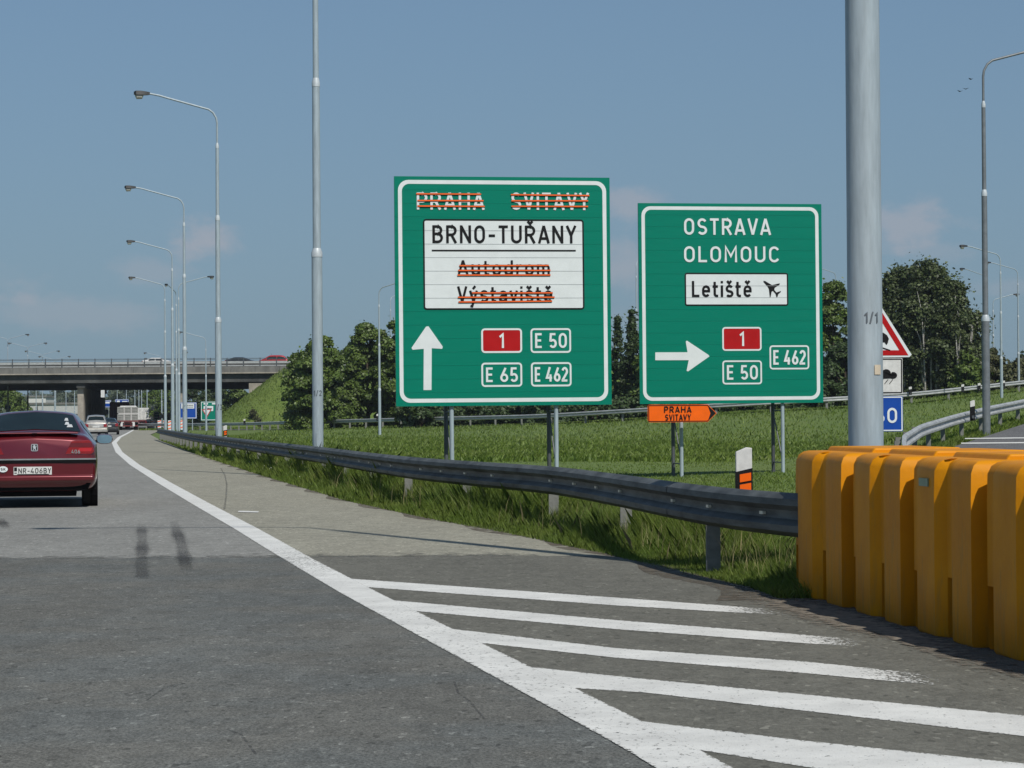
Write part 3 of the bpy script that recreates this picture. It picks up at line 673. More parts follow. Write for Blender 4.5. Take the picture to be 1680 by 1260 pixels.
G['ý'] = (.46, G['y'][1] + [([(.20, .84), (.34, 1.02)], 0)])
def text_width(s, h, gap=.17, sx=1.0): return (sum((G[c][0] if c != ' ' else .20) for c in s) + gap * (len(s) - 1)) * h * sx
def add_text(mb, s, x, z, h, y, t=.14, gap=.17, sx=1.0, width=None):
    if width: sx = sx * width / text_width(s, h, gap, sx)
    n = 0
    for c in s:
        if c == ' ': x += (.20 + gap) * h * sx; continue
        w, paths = G[c]
        for p, closed in paths:
            mb.ribbon([(x + a * h * sx, z + b * h) for a, b in p], t * h, y - .0004 * (n % 5), bool(closed)); n += 1
        x += (w + gap) * h * sx
def rrect(x0, x1, z0, z1, r, n=4):
    return (arc(x1 - r, z0 + r, r, r, -90, 0, n) + arc(x1 - r, z1 - r, r, r, 0, 90, n) + arc(x0 + r, z1 - r, r, r, 90, 180, n) + arc(x0 + r, z0 + r, r, r, 180, 270, n))

# ------------------------------------------------------------------ big green direction signs
class Board:
    """maps pixels of the photographed board to metres on the board"""
    def __init__(s, TL, TR, BR, BL, W, Hh): s.c = (TL, TR, BR, BL); s.W, s.Hh = W, Hh
    def __call__(s, x, y):
        TL, TR, BR, BL = s.c; u = .5; t = .5
        for _ in range(8):
            top = TL[1] + (TR[1] - TL[1]) * u; bot = BL[1] + (BR[1] - BL[1]) * u; t = (y - top) / (bot - top)
            l = TL[0] + (BL[0] - TL[0]) * t; r = TR[0] + (BR[0] - TR[0]) * t; u = (x - l) / (r - l)
        return u * s.W, (1 - t) * s.Hh
def board_base(root, W, Hh, m, border=.075, plank=.252, bottoms=0.0):
    n = int(round(Hh / plank)); ph = Hh / n; first = None
    for k in range(n):
        if first is None:
            mb = MB(); mb.box(0, W, 0, .035, .0013, ph - .0013); first = mb.build('plank', m, root); o = first
        else: o = link_mesh('plank', first.data, root)
        o.location = (0, random.uniform(-.0015, .0015), bottoms + k * ph)
    mb = MB(); mb.box(0, W, .035, .05, bottoms + .01, bottoms + Hh - .01); mb.build('backing', M['alu'], root)
    b = border * 1.0; o_ = rrect(.07, W - .07, bottoms + .07, bottoms + Hh - .07, .20, 6); i_ = rrect(.07 + b, W - .07 - b, bottoms + .07 + b, bottoms + Hh - .07 - b, .14, 6)
    mb = MB(); ln = len(o_); mb.v = [(p[0], -.004, p[1]) for p in o_] + [(p[0], -.004, p[1]) for p in i_]
    mb.f = [(k, (k + 1) % ln, (k + 1) % ln + ln, k + ln) for k in range(ln)]; mb.build('border', M['white'], root)
def joints(root, x0, x1, z0, z1, Hh, plank=.252):
    n = int(round(Hh / plank)); ph = Hh / n; mb = MB()
    for k in range(1, n):
        z = k * ph
        if z0 < z < z1: mb.box(x0, x1, -.0095, -.009, z - .003, z + .003)
    mb.build('joint_line', M['joint'], root, kind='stuff')
def frame_ring(mb, x0, x1, z0, z1, t, r, y):
    o_ = rrect(x0, x1, z0, z1, r); i_ = rrect(x0 + t, x1 - t, z0 + t, z1 - t, max(.005, r - t)); ln = len(o_)
    mb.add([(p[0], y, p[1]) for p in o_ + i_], [(k, (k + 1) % ln, (k + 1) % ln + ln, k + ln) for k in range(ln)])
def route_panel(root, B, x0, y0, x1, y1, s, fill=None):
    a = B(x0, y1); b = B(x1, y0); r = .07
    if fill:
        mb = MB(); mb.poly(rrect(a[0] + .01, b[0] - .01, a[1] + .01, b[1] - .01, r), -.004); mb.build('route_panel', fill, root)
    mb = MB(); frame_ring(mb, a[0], b[0], a[1], b[1], .035, r, -.007); mb.build('route_frame', M['white'], root)
    h = (b[1] - a[1]) * .60; w = (b[0] - a[0]) * (.80 if len(s) > 1 else .13)
    if s == '1': w = h * .34
    elif len(s) == 4: w = (b[0] - a[0]) * .77
    mb = MB(); add_text(mb, s, (a[0] + b[0]) / 2 - w / 2, (a[1] + b[1]) / 2 - h / 2, h, -.010, .15, width=w); mb.build('route_number', M['white'], root)
def word(root, B, s, x0, x1, ycap, ybase, m, t=.145, name='lettering'):
    a = B(x0, ybase); b = B(x1, ycap); mb = MB(); add_text(mb, s, a[0], a[1], b[1] - a[1], -.012, t, width=b[0] - a[0]); mb.build(name, m, root)
def strike(root, B, pts, h=.024):
    for (xa, ya, xb, yb) in pts:
        a = B(xa, ya); b = B(xb, yb); 
        mb = MB(); mb.ribbon([a, b], h * 1.55, -.020); bk = mb.build('strike_edge', M['black'], root)
        mb = MB(); mb.ribbon([(a[0], a[1] + h * .10), (b[0], b[1] + h * .10)], h, -.024); mb.build('strike_tape', M['strike'], root)
def lattice(root, x, z1, depth=.78, base=-.4, lean=0, br=1.15):
    for k, (yy, m) in enumerate(((.06, M['galv']), (.06 + depth, M['galv_dark']))):
        mb = MB(); mb.tube([(x, yy + .04, base), (x, yy + .04, z1)], .042 if k == 0 else .042, 10); mb.build('sign_post', m, root, smooth=True)
    z = base + .5; k = 0; mb = MB()
    while z < z1 - .2:
        mb.tube([(x, .10, z), (x, .10 + depth, z)], .014, 6)
        if k % 2 == 0: mb.tube([(x, .10, z), (x, .10 + depth, min(z1, z + br))], .014, 6)
        z += br; k += 1
    mb.build('brace', M['galv_dark'], root)
SRZ = math.atan(.17)
# left sign
B1 = Board((644, 289), (999, 293), (1004, 664), (650, 667), 4.13, 4.36)
bl = at(650, 667, 46.5); br_ = at(1004, 664, 46.5 + 4.13 * .17 * .98)
S1 = thing('direction_sign', 'large green direction sign straight ahead with BRNO-TUŘANY on a white panel', 'road sign', (bl.x, bl.y, bl.z), SRZ)
S1.rotation_euler = (0, math.radians(-.15), SRZ)
W1 = (br_ - bl).length; B1.W = W1; tl = at(644, 289, 46.5); H1 = (tl - bl).length; B1.Hh = H1
board_base(S1, W1, H1, M['green'])
word(S1, B1, 'PRAHA', 681, 791, 317, 344, M['white']); word(S1, B1, 'SVITAVY', 836, 964, 318, 345, M['white'])
strike(S1, B1, [(680, 318.5, 786, 319.5), (682, 329.5, 790, 330.2), (682, 338.5, 792, 339.5)])
strike(S1, B1, [(835, 320.5, 965, 322.5), (836, 330.5, 963, 331), (836, 339.5, 963, 340.3)])
a = B1(693.5, 508.5); b = B1(956, 361.5)
mb = MB(); mb.poly(rrect(a[0], b[0], a[1], b[1], .06), -.004); mb.build('white_panel', M['white'], S1)
mb = MB(); frame_ring(mb, a[0], b[0], a[1], b[1], .030, .06, -.008); mb.build('panel_frame', M['black'], S1); joints(S1, a[0] + .03, b[0] - .03, a[1] + .03, b[1] - .03, H1)
word(S1, B1, 'BRNO-TUŘANY', 707, 943, 371.5, 399, M['black'])
mb = MB(); mb.ribbon([B1(706, 411.3), B1(943, 412.3)], .030, -.010); mb.build('underline', M['black'], S1)
word(S1, B1, 'Autodrom', 749, 900, 428, 452, M['black'], .15); word(S1, B1, 'Výstaviště', 749, 904, 470.5, 496, M['black'], .15)
strike(S1, B1, [(751, 436.5, 898, 436.5), (749, 444.3, 901, 444.6), (748, 452, 901, 452.2)])
strike(S1, B1, [(772, 481, 905, 481.4), (749, 488.3, 908, 488.6), (750, 496, 904, 495)])
def arrow(root, B, pts): mb = MB(); mb.poly([B(*p) for p in pts], -.006); mb.build('arrow', M['white'], root)
arrow(S1, B1, [(694, 640), (694, 572.5), (676, 574), (674, 571), (697.5, 536), (701.5, 535.5), (725, 569), (724, 572.5), (707, 571.5), (707, 640)])
route_panel(S1, B1, 788, 539, 854.5, 579.5, '1', M['red']); route_panel(S1, B1, 869, 539, 935.5, 579.5, 'E 50')
route_panel(S1, B1, 788.5, 595, 855, 635, 'E 65'); route_panel(S1, B1, 870, 594.5, 936.5, 634.5, 'E 462')
for px in (741, 913): lattice(S1, B1(px, 660)[0], .9, .78, -bl.z - .3)
# right sign
B2 = Board((1046, 333), (1346, 334.5), (1351.5, 658.5), (1050, 663), 4.1, 4.36)
d2 = 53.0; bl2 = at(1050, 663, d2); br2 = at(1351.5, 658.5, d2 + 4.0 * .165); tl2 = at(1046, 333, d2)
S2 = thing('direction_sign', 'green direction sign with right arrow to OSTRAVA and OLOMOUC and a white airport panel', 'road sign', tuple(bl2), SRZ)
S2.rotation_euler = (0, math.radians(-.1), SRZ)
B2.W = (br2 - bl2).length; B2.Hh = (tl2 - bl2).length
board_base(S2, B2.W, B2.Hh, M['green'])
word(S2, B2, 'OSTRAVA', 1120.5, 1262, 358.5, 385, M['white']); word(S2, B2, 'OLOMOUC', 1120.5, 1276, 404, 430, M['white'])
a = B2(1122.5, 501.5); b = B2(1291.5, 447)
mb = MB(); mb.poly(rrect(a[0], b[0], a[1], b[1], .05), -.004); mb.build('white_panel', M['white'], S2)
mb = MB(); frame_ring(mb, a[0], b[0], a[1], b[1], .030, .05, -.008); mb.build('panel_frame', M['black'], S2); joints(S2, a[0] + .03, b[0] - .03, a[1] + .03, b[1] - .03, B2.Hh)
word(S2, B2, 'Letiště', 1134, 1231, 460.5, 487, M['black'], .15)
# aeroplane seen from above, nose to the upper left
pl = [(1251, 460), (1254, 460.5), (1265, 467), (1278, 464), (1277.5, 466.5), (1269.5, 471.5), (1269, 475), (1272.5, 479), (1280, 476.5), (1279.5, 478.5), (1275.5, 482), (1274.5, 486), (1272.5, 487), (1271, 481.5), (1266.5, 476.5), (1264.5, 478), (1263, 486.5), (1261.5, 487), (1260, 474), (1258, 470), (1251, 462)]
mb = MB(); mb.poly([B2(*p) for p in pl][::-1], -.008); mb.build('aeroplane_symbol', M['black'], S2)
arrow(S2, B2, [(1074.5, 591), (1074.5, 578), (1127, 577.5), (1124, 560), (1126, 558.5), (1161, 581.5), (1163, 584), (1128, 609), (1125.5, 608), (1129, 590.5)])
route_panel(S2, B2, 1184, 535.5, 1248, 575, '1', M['red']); route_panel(S2, B2, 1184.5, 590, 1249, 630, 'E 50'); route_panel(S2, B2, 1262, 565, 1327, 605, 'E 462')
for px in (1118.5, 1285.5): lattice(S2, B2(px, 655)[0], .9, .78, -bl2.z - .3)
# orange diversion board under it
B3 = Board((1062, 664), (1176, 663), (1176, 692), (1063, 693), 1.5, .38)
d3 = 52.6; bl3 = at(1063, 693, d3); br3 = at(1176, 692, d3 + 1.5 * .165); tl3 = at(1062, 664, d3)
S3 = thing('diversion_sign', 'small orange detour arrow board reading PRAHA SVITAVY below the right green sign', 'road sign', tuple(bl3), SRZ)
B3.W = (br3 - bl3).length; B3.Hh = (tl3 - bl3).length; W, Hh = B3.W, B3.Hh
mb = MB(); mb.prism([(.0, .03), (.03, 0), (W * .87, 0), (W, Hh * .5), (W * .87, Hh), (.03, Hh), (0, Hh - .03)], 0, .03); mb.build('board', M['orange'], S3)
mb = MB(); o_ = [(.02, .02), (W * .865, .02), (W - .03, Hh * .5), (W * .865, Hh - .02), (.02, Hh - .02)]; mb.ribbon(o_, .018, -.004, True); mb.build('border', M['black'], S3)
mb = MB(); mb.poly([(W * .87, .02), (W - .02, Hh * .5), (W * .87, Hh - .02), (W * .91, Hh * .5)], -.005); mb.build('arrow_tip', M['black'], S3)
word(S3, B3, 'PRAHA', 1089, 1134, 666.5, 677, M['black'], .17); word(S3, B3, 'SVITAVY', 1091, 1133, 679.5, 689.5, M['black'], .16)
mb = MB(); mb.box(W * .45, W * .55, .03, .42, Hh * .4, Hh * .6); mb.build('bracket', M['galv_dark'], S3)

# warning signs beside the exit road, half hidden by the pole
wd = 38.0; wp = at(1443, 708, wd); wg = float(H(wp.x, wp.y)); k_ = wd / F
S4 = thing('warning_sign', 'slippery road triangle with rain plate and blue speed plate, half behind the near pole', 'road sign', (wp.x, wp.y, wp.z), 0.10)
def P4(px, py): return ((px - 1443) * k_, (708 - py) * k_)
tri = [P4(1393, 583), P4(1396, 587), P4(1494, 586), P4(1498, 582), P4(1446, 500), P4(1441, 500)]
mb = MB(); mb.prism(tri[::-1] if False else [tri[1], tri[2], tri[3], tri[4], tri[5], tri[0]], 0, .02); mb.build('triangle_plate', M['white'], S4)
def shrink(ps, k):
    cx = sum(p[0] for p in ps) / len(ps); cy = sum(p[1] for p in ps) / len(ps); return [(cx + (p[0] - cx) * k, cy + (p[1] - cy) * k) for p in ps]
T3 = [P4(1397, 584), P4(1494, 584), P4(1443.5, 502)]; c3 = (sum(p[0] for p in T3) / 3, sum(p[1] for p in T3) / 3)
To = [(c3[0] + (p[0] - c3[0]) * .97, c3[1] + (p[1] - c3[1]) * .97) for p in T3]; Ti = [(c3[0] + (p[0] - c3[0]) * .66, c3[1] + (p[1] - c3[1]) * .66) for p in T3]
mb = MB(); mb.add([(p[0], -.004, p[1]) for p in To + Ti], [(0, 1, 4, 3), (1, 2, 5, 4), (2, 0, 3, 5)]); mb.build('red_border', M['red'], S4)
mb = MB(); mb.poly([P4(*p) for p in [(1437, 556), (1441, 561), (1458, 562), (1460, 556), (1457, 550), (1451, 546), (1443, 544), (1437, 546)]][::-1], -.006)
mb.poly([P4(*p) for p in [(1440, 562), (1444, 566), (1447, 562)]][::-1], -.0065); mb.poly([P4(*p) for p in [(1453, 562), (1456, 566), (1459, 561)]][::-1], -.0065)
mb.ribbon([P4(1432, 577), P4(1440, 570), P4(1450, 571), P4(1462, 575)], .018, -.0068); mb.ribbon([P4(1424, 574), P4(1432, 568), P4(1438, 569)], .018, -.0071); mb.build('skidding_car_symbol', M['black'], S4)
for (y0, y1, m, nm) in ((587.5, 646, M['dirty_white'], 'rain_plate'), (650, 708, M['blue'], 'speed_plate')):
    a = P4(1404, y1); b = P4(1482.5, y0); mb = MB(); mb.prism(rrect(a[0], b[0], a[1], b[1], .02), 0, .018); o = mb.build(nm, m, S4)
    mb = MB(); frame_ring(mb, a[0] + .008, b[0] - .008, a[1] + .008, b[1] - .008, .018, .02, -.003); mb.build('plate_edge', M['black'] if nm == 'rain_plate' else M['white'], S4)
mb = MB(); cl = arc(P4(1455, 613)[0], P4(1455, 613)[1], .075, .070, -60, 150, 8) + arc(P4(1437, 610)[0], P4(1437, 610)[1], .10, .10, 40, 190, 8) + arc(P4(1428, 617)[0], P4(1428, 617)[1], .07, .05, 150, 270, 5) + [P4(1462, 621)] + arc(P4(1466, 616)[0], P4(1466, 616)[1], .07, .055, -90, 100, 6)
mb.poly(cl, -.005); 
for x in (1428, 1436, 1444, 1452, 1460): mb.ribbon([P4(x, 630), P4(x + 6, 622.5)], .010, -.0055)
mb.build('rain_cloud_symbol', M['black'], S4)
a = P4(1422, 695); mb = MB(); add_text(mb, '50', P4(1436, 695)[0], P4(1419, 694)[1], .235, -.006, .15, width=36 * k_); mb.build('speed_number', M['white'], S4)
mb = MB(); mb.tube([(0, .05, -wp.z - .3), (0, .05, 1.9)], .035, 10); mb.build('sign_post', M['galv'], S4, smooth=True)

# numbers on the near poles
for (lp, px, d, tpy), s in zip(LAMPS[:4], ('1/1', '1/2', '1/3', '1/4')):
    z = at(px, tpy, d).z; h = (17 if s == '1/1' else 9) * d / F; R = (.125 if s == '1/1' else .112) * 1.05 + .003
    mb = MB(); w = text_width(s, h, .2); add_text(mb, s, -w / 2 + (.01 if s == '1/1' else -.01), z - h / 2, h, 0, .15, .2)
    yaw = -math.atan2(px - 840, F) - math.atan(.165)
    v2 = []
    for (x, y, zz) in mb.v:
        th = x / R - yaw * 0 ; v2.append((R * math.sin(th), -R * math.cos(th) + y, zz))
    mb.v = v2; mb.build('pole_number', mat('pole_ink', (.10, .12, .14), .6), lp)
mb = MB(); zz = at(1420, 607, 18).z; R = .125 * 1.05 + .003; w = .06; v = []
for k in range(5):
    th = (.03 + w * k / 4 - .0) / R; v += [(R * math.sin(th), -R * math.cos(th), zz - .036), (R * math.sin(th), -R * math.cos(th), zz + .036)]
mb.add(v, [(2 * k, 2 * k + 2, 2 * k + 3, 2 * k + 1) for k in range(4)]); mb.build('paper_patch', M['beige'], LAMPS[0][0])

# ------------------------------------------------------------------ further lamps (same make, other places)
def place_lamp(label, px, d, ztop, base_total=12.7, face=1, group=None, rzadd=0.0, double=False, metal='galv'):
    q = at(px, 600, d); s = base_total / 12.7
    g = float(H(q.x, q.y))
    t = lamp(label, (q.x, q.y, ztop - base_total), math.atan(.165) + (PI if face < 0 else 0) + rzadd, group, double=double,
             secs=(4.75 * s, 8.35 * s, 10.9 * s), total=12.7 * s, rad=(.112 * max(s, .85), .08 * max(s, .85), .058 * max(s, .85)), metal=metal); return t
place_lamp('dark tall lamp pole at the right edge, arm reaching out to the right', 1617.5, 70, 1.25 + (680 - 84) / 57.2 + .28, 12.7, -1, None, .1, metal='pole_dark')
LG = 'lamps along the far ramp'
def short_lamp(label, px, d, pytop, face, total=10.0, fore=0.0):
    """ramp lamp: short lower tube, long middle"""
    q = at(px, pytop, d); s = total / 12.7
    return lamp(label, (q.x, q.y, q.z - total), math.atan(.165) + (PI if face < 0 else 0) + fore, LG, total=total, secs=(total * .24, total * .55, total * .82), rad=(.10, .075, .055))
short_lamp('slim ramp lamp standing on the grass bank left of the big green sign', 621.5, 169, 459, -1, 10, -.5)
short_lamp('ramp lamp behind the dark pole at right, arm to the left', 1641, 166, 404, 1, 10)
short_lamp('second ramp lamp at the far right, half hidden by bushes', 1669.5, 205, 431, 1, 10)
short_lamp('low ramp lamp with pale head turned right, left of the dark right-hand pole', 1629, 215, 483, -1, 8)
short_lamp('distant lamp head peeping out just left of the dark right pole', 1616, 230, 442, 1, 10, .3)
short_lamp('lamp over the trees between the right green sign and the near pole', 1371, 235, 438, 1, 10, .3)
short_lamp('thin lamp pole just left of the upper corner of the right green sign', 1043.5, 240, 418, -1, 12, .9)
short_lamp('lamp behind the left edge of the big green sign', 640.5, 235, 478, -1, 10, .9)
short_lamp('lamp in front of the overpass between the fourth and third row lamps', 337.5, 252, 545, 1, 10)
place_lamp('tall lamp with its arm to the right, crossing the fourth row lamp', 293.5, 200, 1.25 + (688 - 454) / 20.0, 12.7, -1)
place_lamp('thin lamp beside the one with its arm to the right', 289.5, 232, 1.25 + (688 - 470) / 17.2, 12.7, 1, None, 1.2)
DG = 'double-armed lamps beyond the overpass'
for lab, px, d, py in (('double-armed lamp beyond the bridge, leftmost and largest', 12.8, 332, 549), ('double-armed lamp beyond the bridge, second from the left', 45.5, 366, 563),
                       ('double-armed lamp beyond the bridge, third from the left', 69.5, 408, 576), ('double-armed lamp beyond the bridge, smallest one farthest right', 89.5, 445, 585)):
    place_lamp(lab, px, d, at(px, py, d).z, 12.7, 1, DG, 0, True)
FG = 'far lamps seen through the opening under the overpass'
for px, d, py, face in ((281, 425, 578, -1), (265, 400, 579, 1), (284, 450, 588, 1), (262, 470, 588, 1), (241, 440, 600, 1), (232, 460, 604, 1), (227.5, 480, 608, 1), (221, 500, 610, 1), (207, 530, 614, 1), (192, 560, 618, 1),
                        (122, 520, 612, 1), (108, 500, 610, -1), (91, 480, 606, 1), (59, 520, 606, 1), (18, 460, 602, 1)):
    place_lamp('thin distant street lamp beyond the overpass', px, d, at(px, py, d).z, 12.7, face, FG)

# ------------------------------------------------------------------ delineator posts
def delineator(label, px, pytop, d, orange=False, h=1.0, w=.12, rz=0.0, ground=None, group='white roadside marker posts'):
    q = at(px, pytop, d); g = q.z - h
    t = thing('marker_post', label, 'marker post', (q.x, q.y, g), rz, group)
    b = w / 2; mb = MB(); mb.prism([(-b, .0 if orange else -.1), (b, .0 if orange else -.1), (b, h - .0), (b * .6, h + .015), (-b, h - .03)], 0, .045) if False else mb.prism([(-b, h - .56), (b, h - .56), (b, h), (b * .3, h + .005), (-b, h - .03)], 0, .05)
    mb.build('post_body', M['dirty_white'], t, bevel=.006)
    mb = MB(); mb.prism([(-b - .003, h - (.40 if orange else .565)), (b + .003, h - (.38 if orange else .565)), (b + .003, h - .155), (-b - .003, h - .185)], -.003, .053); mb.build('dark_band', M['black'], t)
    mb = MB(); mb.box(-.03, .03, -.08, .0, h - .50, h - .42); mb.build('clamp', M['galv_dark'], t)
    if orange:
        for z in (h - .265, h - .345):
            mb = MB(); mb.prism([(-b * .55, z - .001), (b * .85, z + .014), (b * .85, z + .075), (-b * .55, z + .060)], -.010, -.003); mb.build('reflector', M['orange'], t)
    return t
delineator('white marker post with orange reflectors standing behind the guardrail near the barriers', 1220.5, 735, 18.9, True, 1.0, .125)
delineator('small marker post with orange reflectors at the foot of the tallest complete lamp', 369.3, 698, 88, True, .95, .13)
for px, py, d, w, lab in ((1595.5, 657, 68, .13, 'white marker post behind the curved exit guardrail'), (401, 687.5, 246, .2, 'tiny white marker post on the far bank near the overpass slope'),
                    (486.5, 683.5, 228, .2, 'tiny white marker post at the foot of the round trees'), (619.5, 679, 204, .2, 'tiny white marker post beside the slim ramp lamp'),
                    (1493.5, 634.5, 169, .2, 'tiny marker post on the far bank under the birches'), (1579.5, 630.5, 172, .2, 'tiny marker post left of the dark right-hand pole base'),
                    (1606.5, 628.5, 174, .2, 'tiny marker post right of the birches behind the dark pole'), (1646.5, 624.5, 176, .2, 'tiny marker post beside the right ramp lamp foot')):
    delineator(lab, px, py, d, False, 1.0 if d > 100 else .8, w)

# ------------------------------------------------------------------ yellow water-filled barriers
def barrier(label, xl_, y_near, length, width, rz, inset_far=0.0, seed=0, ribs=2, group='yellow plastic barriers round the gore'):
    t = thing('water_barrier', label, 'barrier', (xl_, y_near, 0), rz, group)
    # plan outline going counter-clockwise: near end, right side, far end, left side; left side in local x = 0, y from 0 to length
    pitch = length / ribs; dep = .055
    def outline(z):
        low_ = z < .34; dp = dep; P = []
        def side(n, plen, notch):
            q = []
            for k in range(n):
                a = k * plen
                q += [(a + plen * .05, 0, 0), (a + plen * .56, 0, 0), (a + plen * .66, dp, 0), (a + plen * .70, dp, 1), (a + plen * .92, dp, 1), (a + plen * .95, dp, 0)]
            return q
        L = side(ribs, pitch, 1)
        for (s, d_, r) in L: P.append(((d_ + (.24 if (low_ and r) else 0)), s))            # left side, y upward
        fe = side(1, width, 1)
        c = .16
        P2 = [(c, length), (width - c, length)]
        P = [(0 + (0), .03)] + P[1:]
        P[-1] = (dp, length - .05)
        R = [(width - a, b) for a, b in P][::-1]
        return P + [(.22, length), (width - .22, length)] + R + [(width - .2, 0), (.2, 0)]
    levels = [(0.0, 0, .010), (.02, 0, 0), (.335, 0, 0), (.337, 1, 0), (.80, 1, 0), (.93, 1, .004), (.972, 1, .022), (.992, 1, .05), (1.0, 1, .085)]
    mb = MB(); n = None
    for (z, up, ins) in levels:
        o = outline(.1 if not up else .5); n = len(o)
        for (x, y) in o:
            k = ins; x = x + (ins if x < width / 2 else -ins); y = y + (ins if y < length / 2 else -ins) * .6
            mb.v.append((x, y, z))
    for i in range(len(levels) - 1):
        for k in range(n): a = i * n + k; b = i * n + (k + 1) % n; mb.f.append((b, a, a + n, b + n))
    mb.f.append(tuple(range(n))); mb.f.append(tuple((len(levels) - 1) * n + k for k in range(n - 1, -1, -1)))
    o = mb.build('barrier_body', M['yellow'], t, bevel=.022, smooth=True)
    mb = MB(); c = .24
    mb.prism([(x, z) for x, z in []] or [(c, .985), (width - c, .985), (width - c - .03, 1.03), (c + .03, 1.03)], .18, length - .18); mb.build('top_rib', M['yellow'], t, bevel=.012)
    return t
BASE = [(1318, 976), (1427, 1017), (1565, 1057), (1645, 1081)]
bp = [gnd(*p) for p in BASE]
# module corners on the ground: left side runs through these points
nodes = [Vector((float(np.interp(y, [7.78, 9.30, 10.83, 12.37, 13.93, 15.5, 17.25], [3.42, 3.08, 2.78, 2.53, 2.33, 2.16, 1.93])), y)) for y in (17.25, 15.75, 14.35, 13.0, 11.65, 10.3, 8.95)]
BLAB = ['farthest yellow barrier of the row, meeting the guardrail end', 'second yellow barrier from the guardrail end', 'third yellow barrier from the guardrail end, with a small green label', 'yellow barrier cut by the right picture edge', 'yellow barrier just outside the right picture edge']
for i in range(5):
    a, b = nodes[i + 1], nodes[i]; d = b - a; rz = math.atan2(-d.x, d.y)
    o = barrier(BLAB[i], a.x, a.y, d.length - .02, 1.12, rz, seed=i)
    if i == 2:
        mb = MB(); mb.box(-.008, 0, .80, .97, .84, .885); mb.build('maker_label', M['sticker'], o)

# ------------------------------------------------------------------ vehicles
def chaikin(p, n=2):
    for _ in range(n):
        q = [p[0]]
        for i in range(len(p) - 1):
            a, b = np.array(p[i]), np.array(p[i + 1]); q += [tuple(a * .75 + b * .25), tuple(a * .25 + b * .75)]
        p = q + [p[-1]]
    return p
class Car:
    """car body swept through cross-sections; local x right, y forward, origin on the road under the rear bumper"""
    def __init__(s, st, soft=.05):
        a = np.array(st); s.a = a; s.soft = soft
    def par(s, y):
        k = np.array([-1, -.5, 0, .5, 1]) * s.soft; w = np.array([1, 2, 3, 2, 1]) / 9.0
        return [float((np.interp(y + k, s.a[:, 0], s.a[:, j]) * w).sum()) for j in range(1, 7)]
    def half(s, y):
        zb, zk, zt, ws, wk, wt = s.par(y); zm = zb + (zk - zb) * .5
        return chaikin([(0, zb), (ws * .86, zb), (ws, zb + .10), (max(ws, wk) + .015, zm), (wk + .005, zk - .02), (wk - .02, zk), (wt + .02, zt - .06), (wt - .08, zt), (0, zt + .03)], 2)
    def body(s, ys):
        mb = MB(); n = None
        for y in ys:
            h = s.half(y); full = h + [(-x, z) for x, z in h[-2:0:-1]]; n = len(full); mb.v += [(x, y, z) for x, z in full]
        for i in range(len(ys) - 1):
            for k in range(n): mb.f.append((i * n + k, i * n + (k + 1) % n, (i + 1) * n + (k + 1) % n, (i + 1) * n + k))
        mb.f.append(tuple(range(n - 1, -1, -1))); mb.f.append(tuple((len(ys) - 1) * n + k for k in range(n))); return mb
    def ztop(s, y, x):
        h = sorted([p for p in s.half(y)[-14:]], key=lambda p: p[0]); return float(np.interp(abs(x), [p[0] for p in h], [p[1] for p in h]))
    def top_glass(s, y0, y1, w0, w1, n=6, m=8, off=.006):
        mb = MB()
        for i in range(n + 1):
            y = y0 + (y1 - y0) * i / n; w = w0 + (w1 - w0) * i / n
            for k in range(m + 1): x = -w + 2 * w * k / m; mb.v.append((x, y - off * .6, s.ztop(y, x) + off))
        mb.f = [(i * (m + 1) + k, i * (m + 1) + k + 1, (i + 1) * (m + 1) + k + 1, (i + 1) * (m + 1) + k) for i in range(n) for k in range(m)]; return mb
    def side_glass(s, ys, side, lo=.12, hi=.82, ylo=None):
        mb = MB(); n = len(ys)
        for y in ys:
            zb, zk, zt, ws, wk, wt = s.par(y)
            for t in (lo, (lo + hi) / 2, hi): mb.v.append((side * ((wk - .02) + (wt + .02 - wk + .02) * t + .008), y, zk + (zt - .06 - zk) * t))
        f = [(i * 3 + k, i * 3 + k + 1, (i + 1) * 3 + k + 1, (i + 1) * 3 + k) for i in range(n - 1) for k in range(2)]
        mb.f = f if side < 0 else [tuple(reversed(q)) for q in f]; return mb
WHEEL = {}
def wheel(parent, x, y, r, w):
    key = (r, w)
    if key not in WHEEL:
        mb = MB(); prof = [(-w / 2, r * .62), (-w / 2, r * .93), (-w * .38, r), (w * .38, r), (w / 2, r * .93), (w / 2, r * .62)]; n = 24
        for k in range(n):
            a = 2 * PI * k / n
            for (xx, rr) in prof: mb.v.append((xx, rr * math.cos(a), rr * math.sin(a)))
        m_ = len(prof); mb.f = [(k * m_ + j, k * m_ + (j + 1) % m_, ((k + 1) % n) * m_ + (j + 1) % m_, ((k + 1) % n) * m_ + j) for k in range(n) for j in range(m_)]
        t = mb.build('wheel', M['tyre'], parent, smooth=True)
        mb = MB(); mb.tube([(-w * .36, 0, 0), (w * .36, 0, 0)], r * .63, 20)
        rm_ = mb.build('rim', M['rim'], t); WHEEL[key] = (t.data, rm_.data); t.location = (x, y, r); return t
    d, e = WHEEL[key]; t = link_mesh('wheel', d, parent, (x, y, r)); link_mesh('rim', e, t); return t
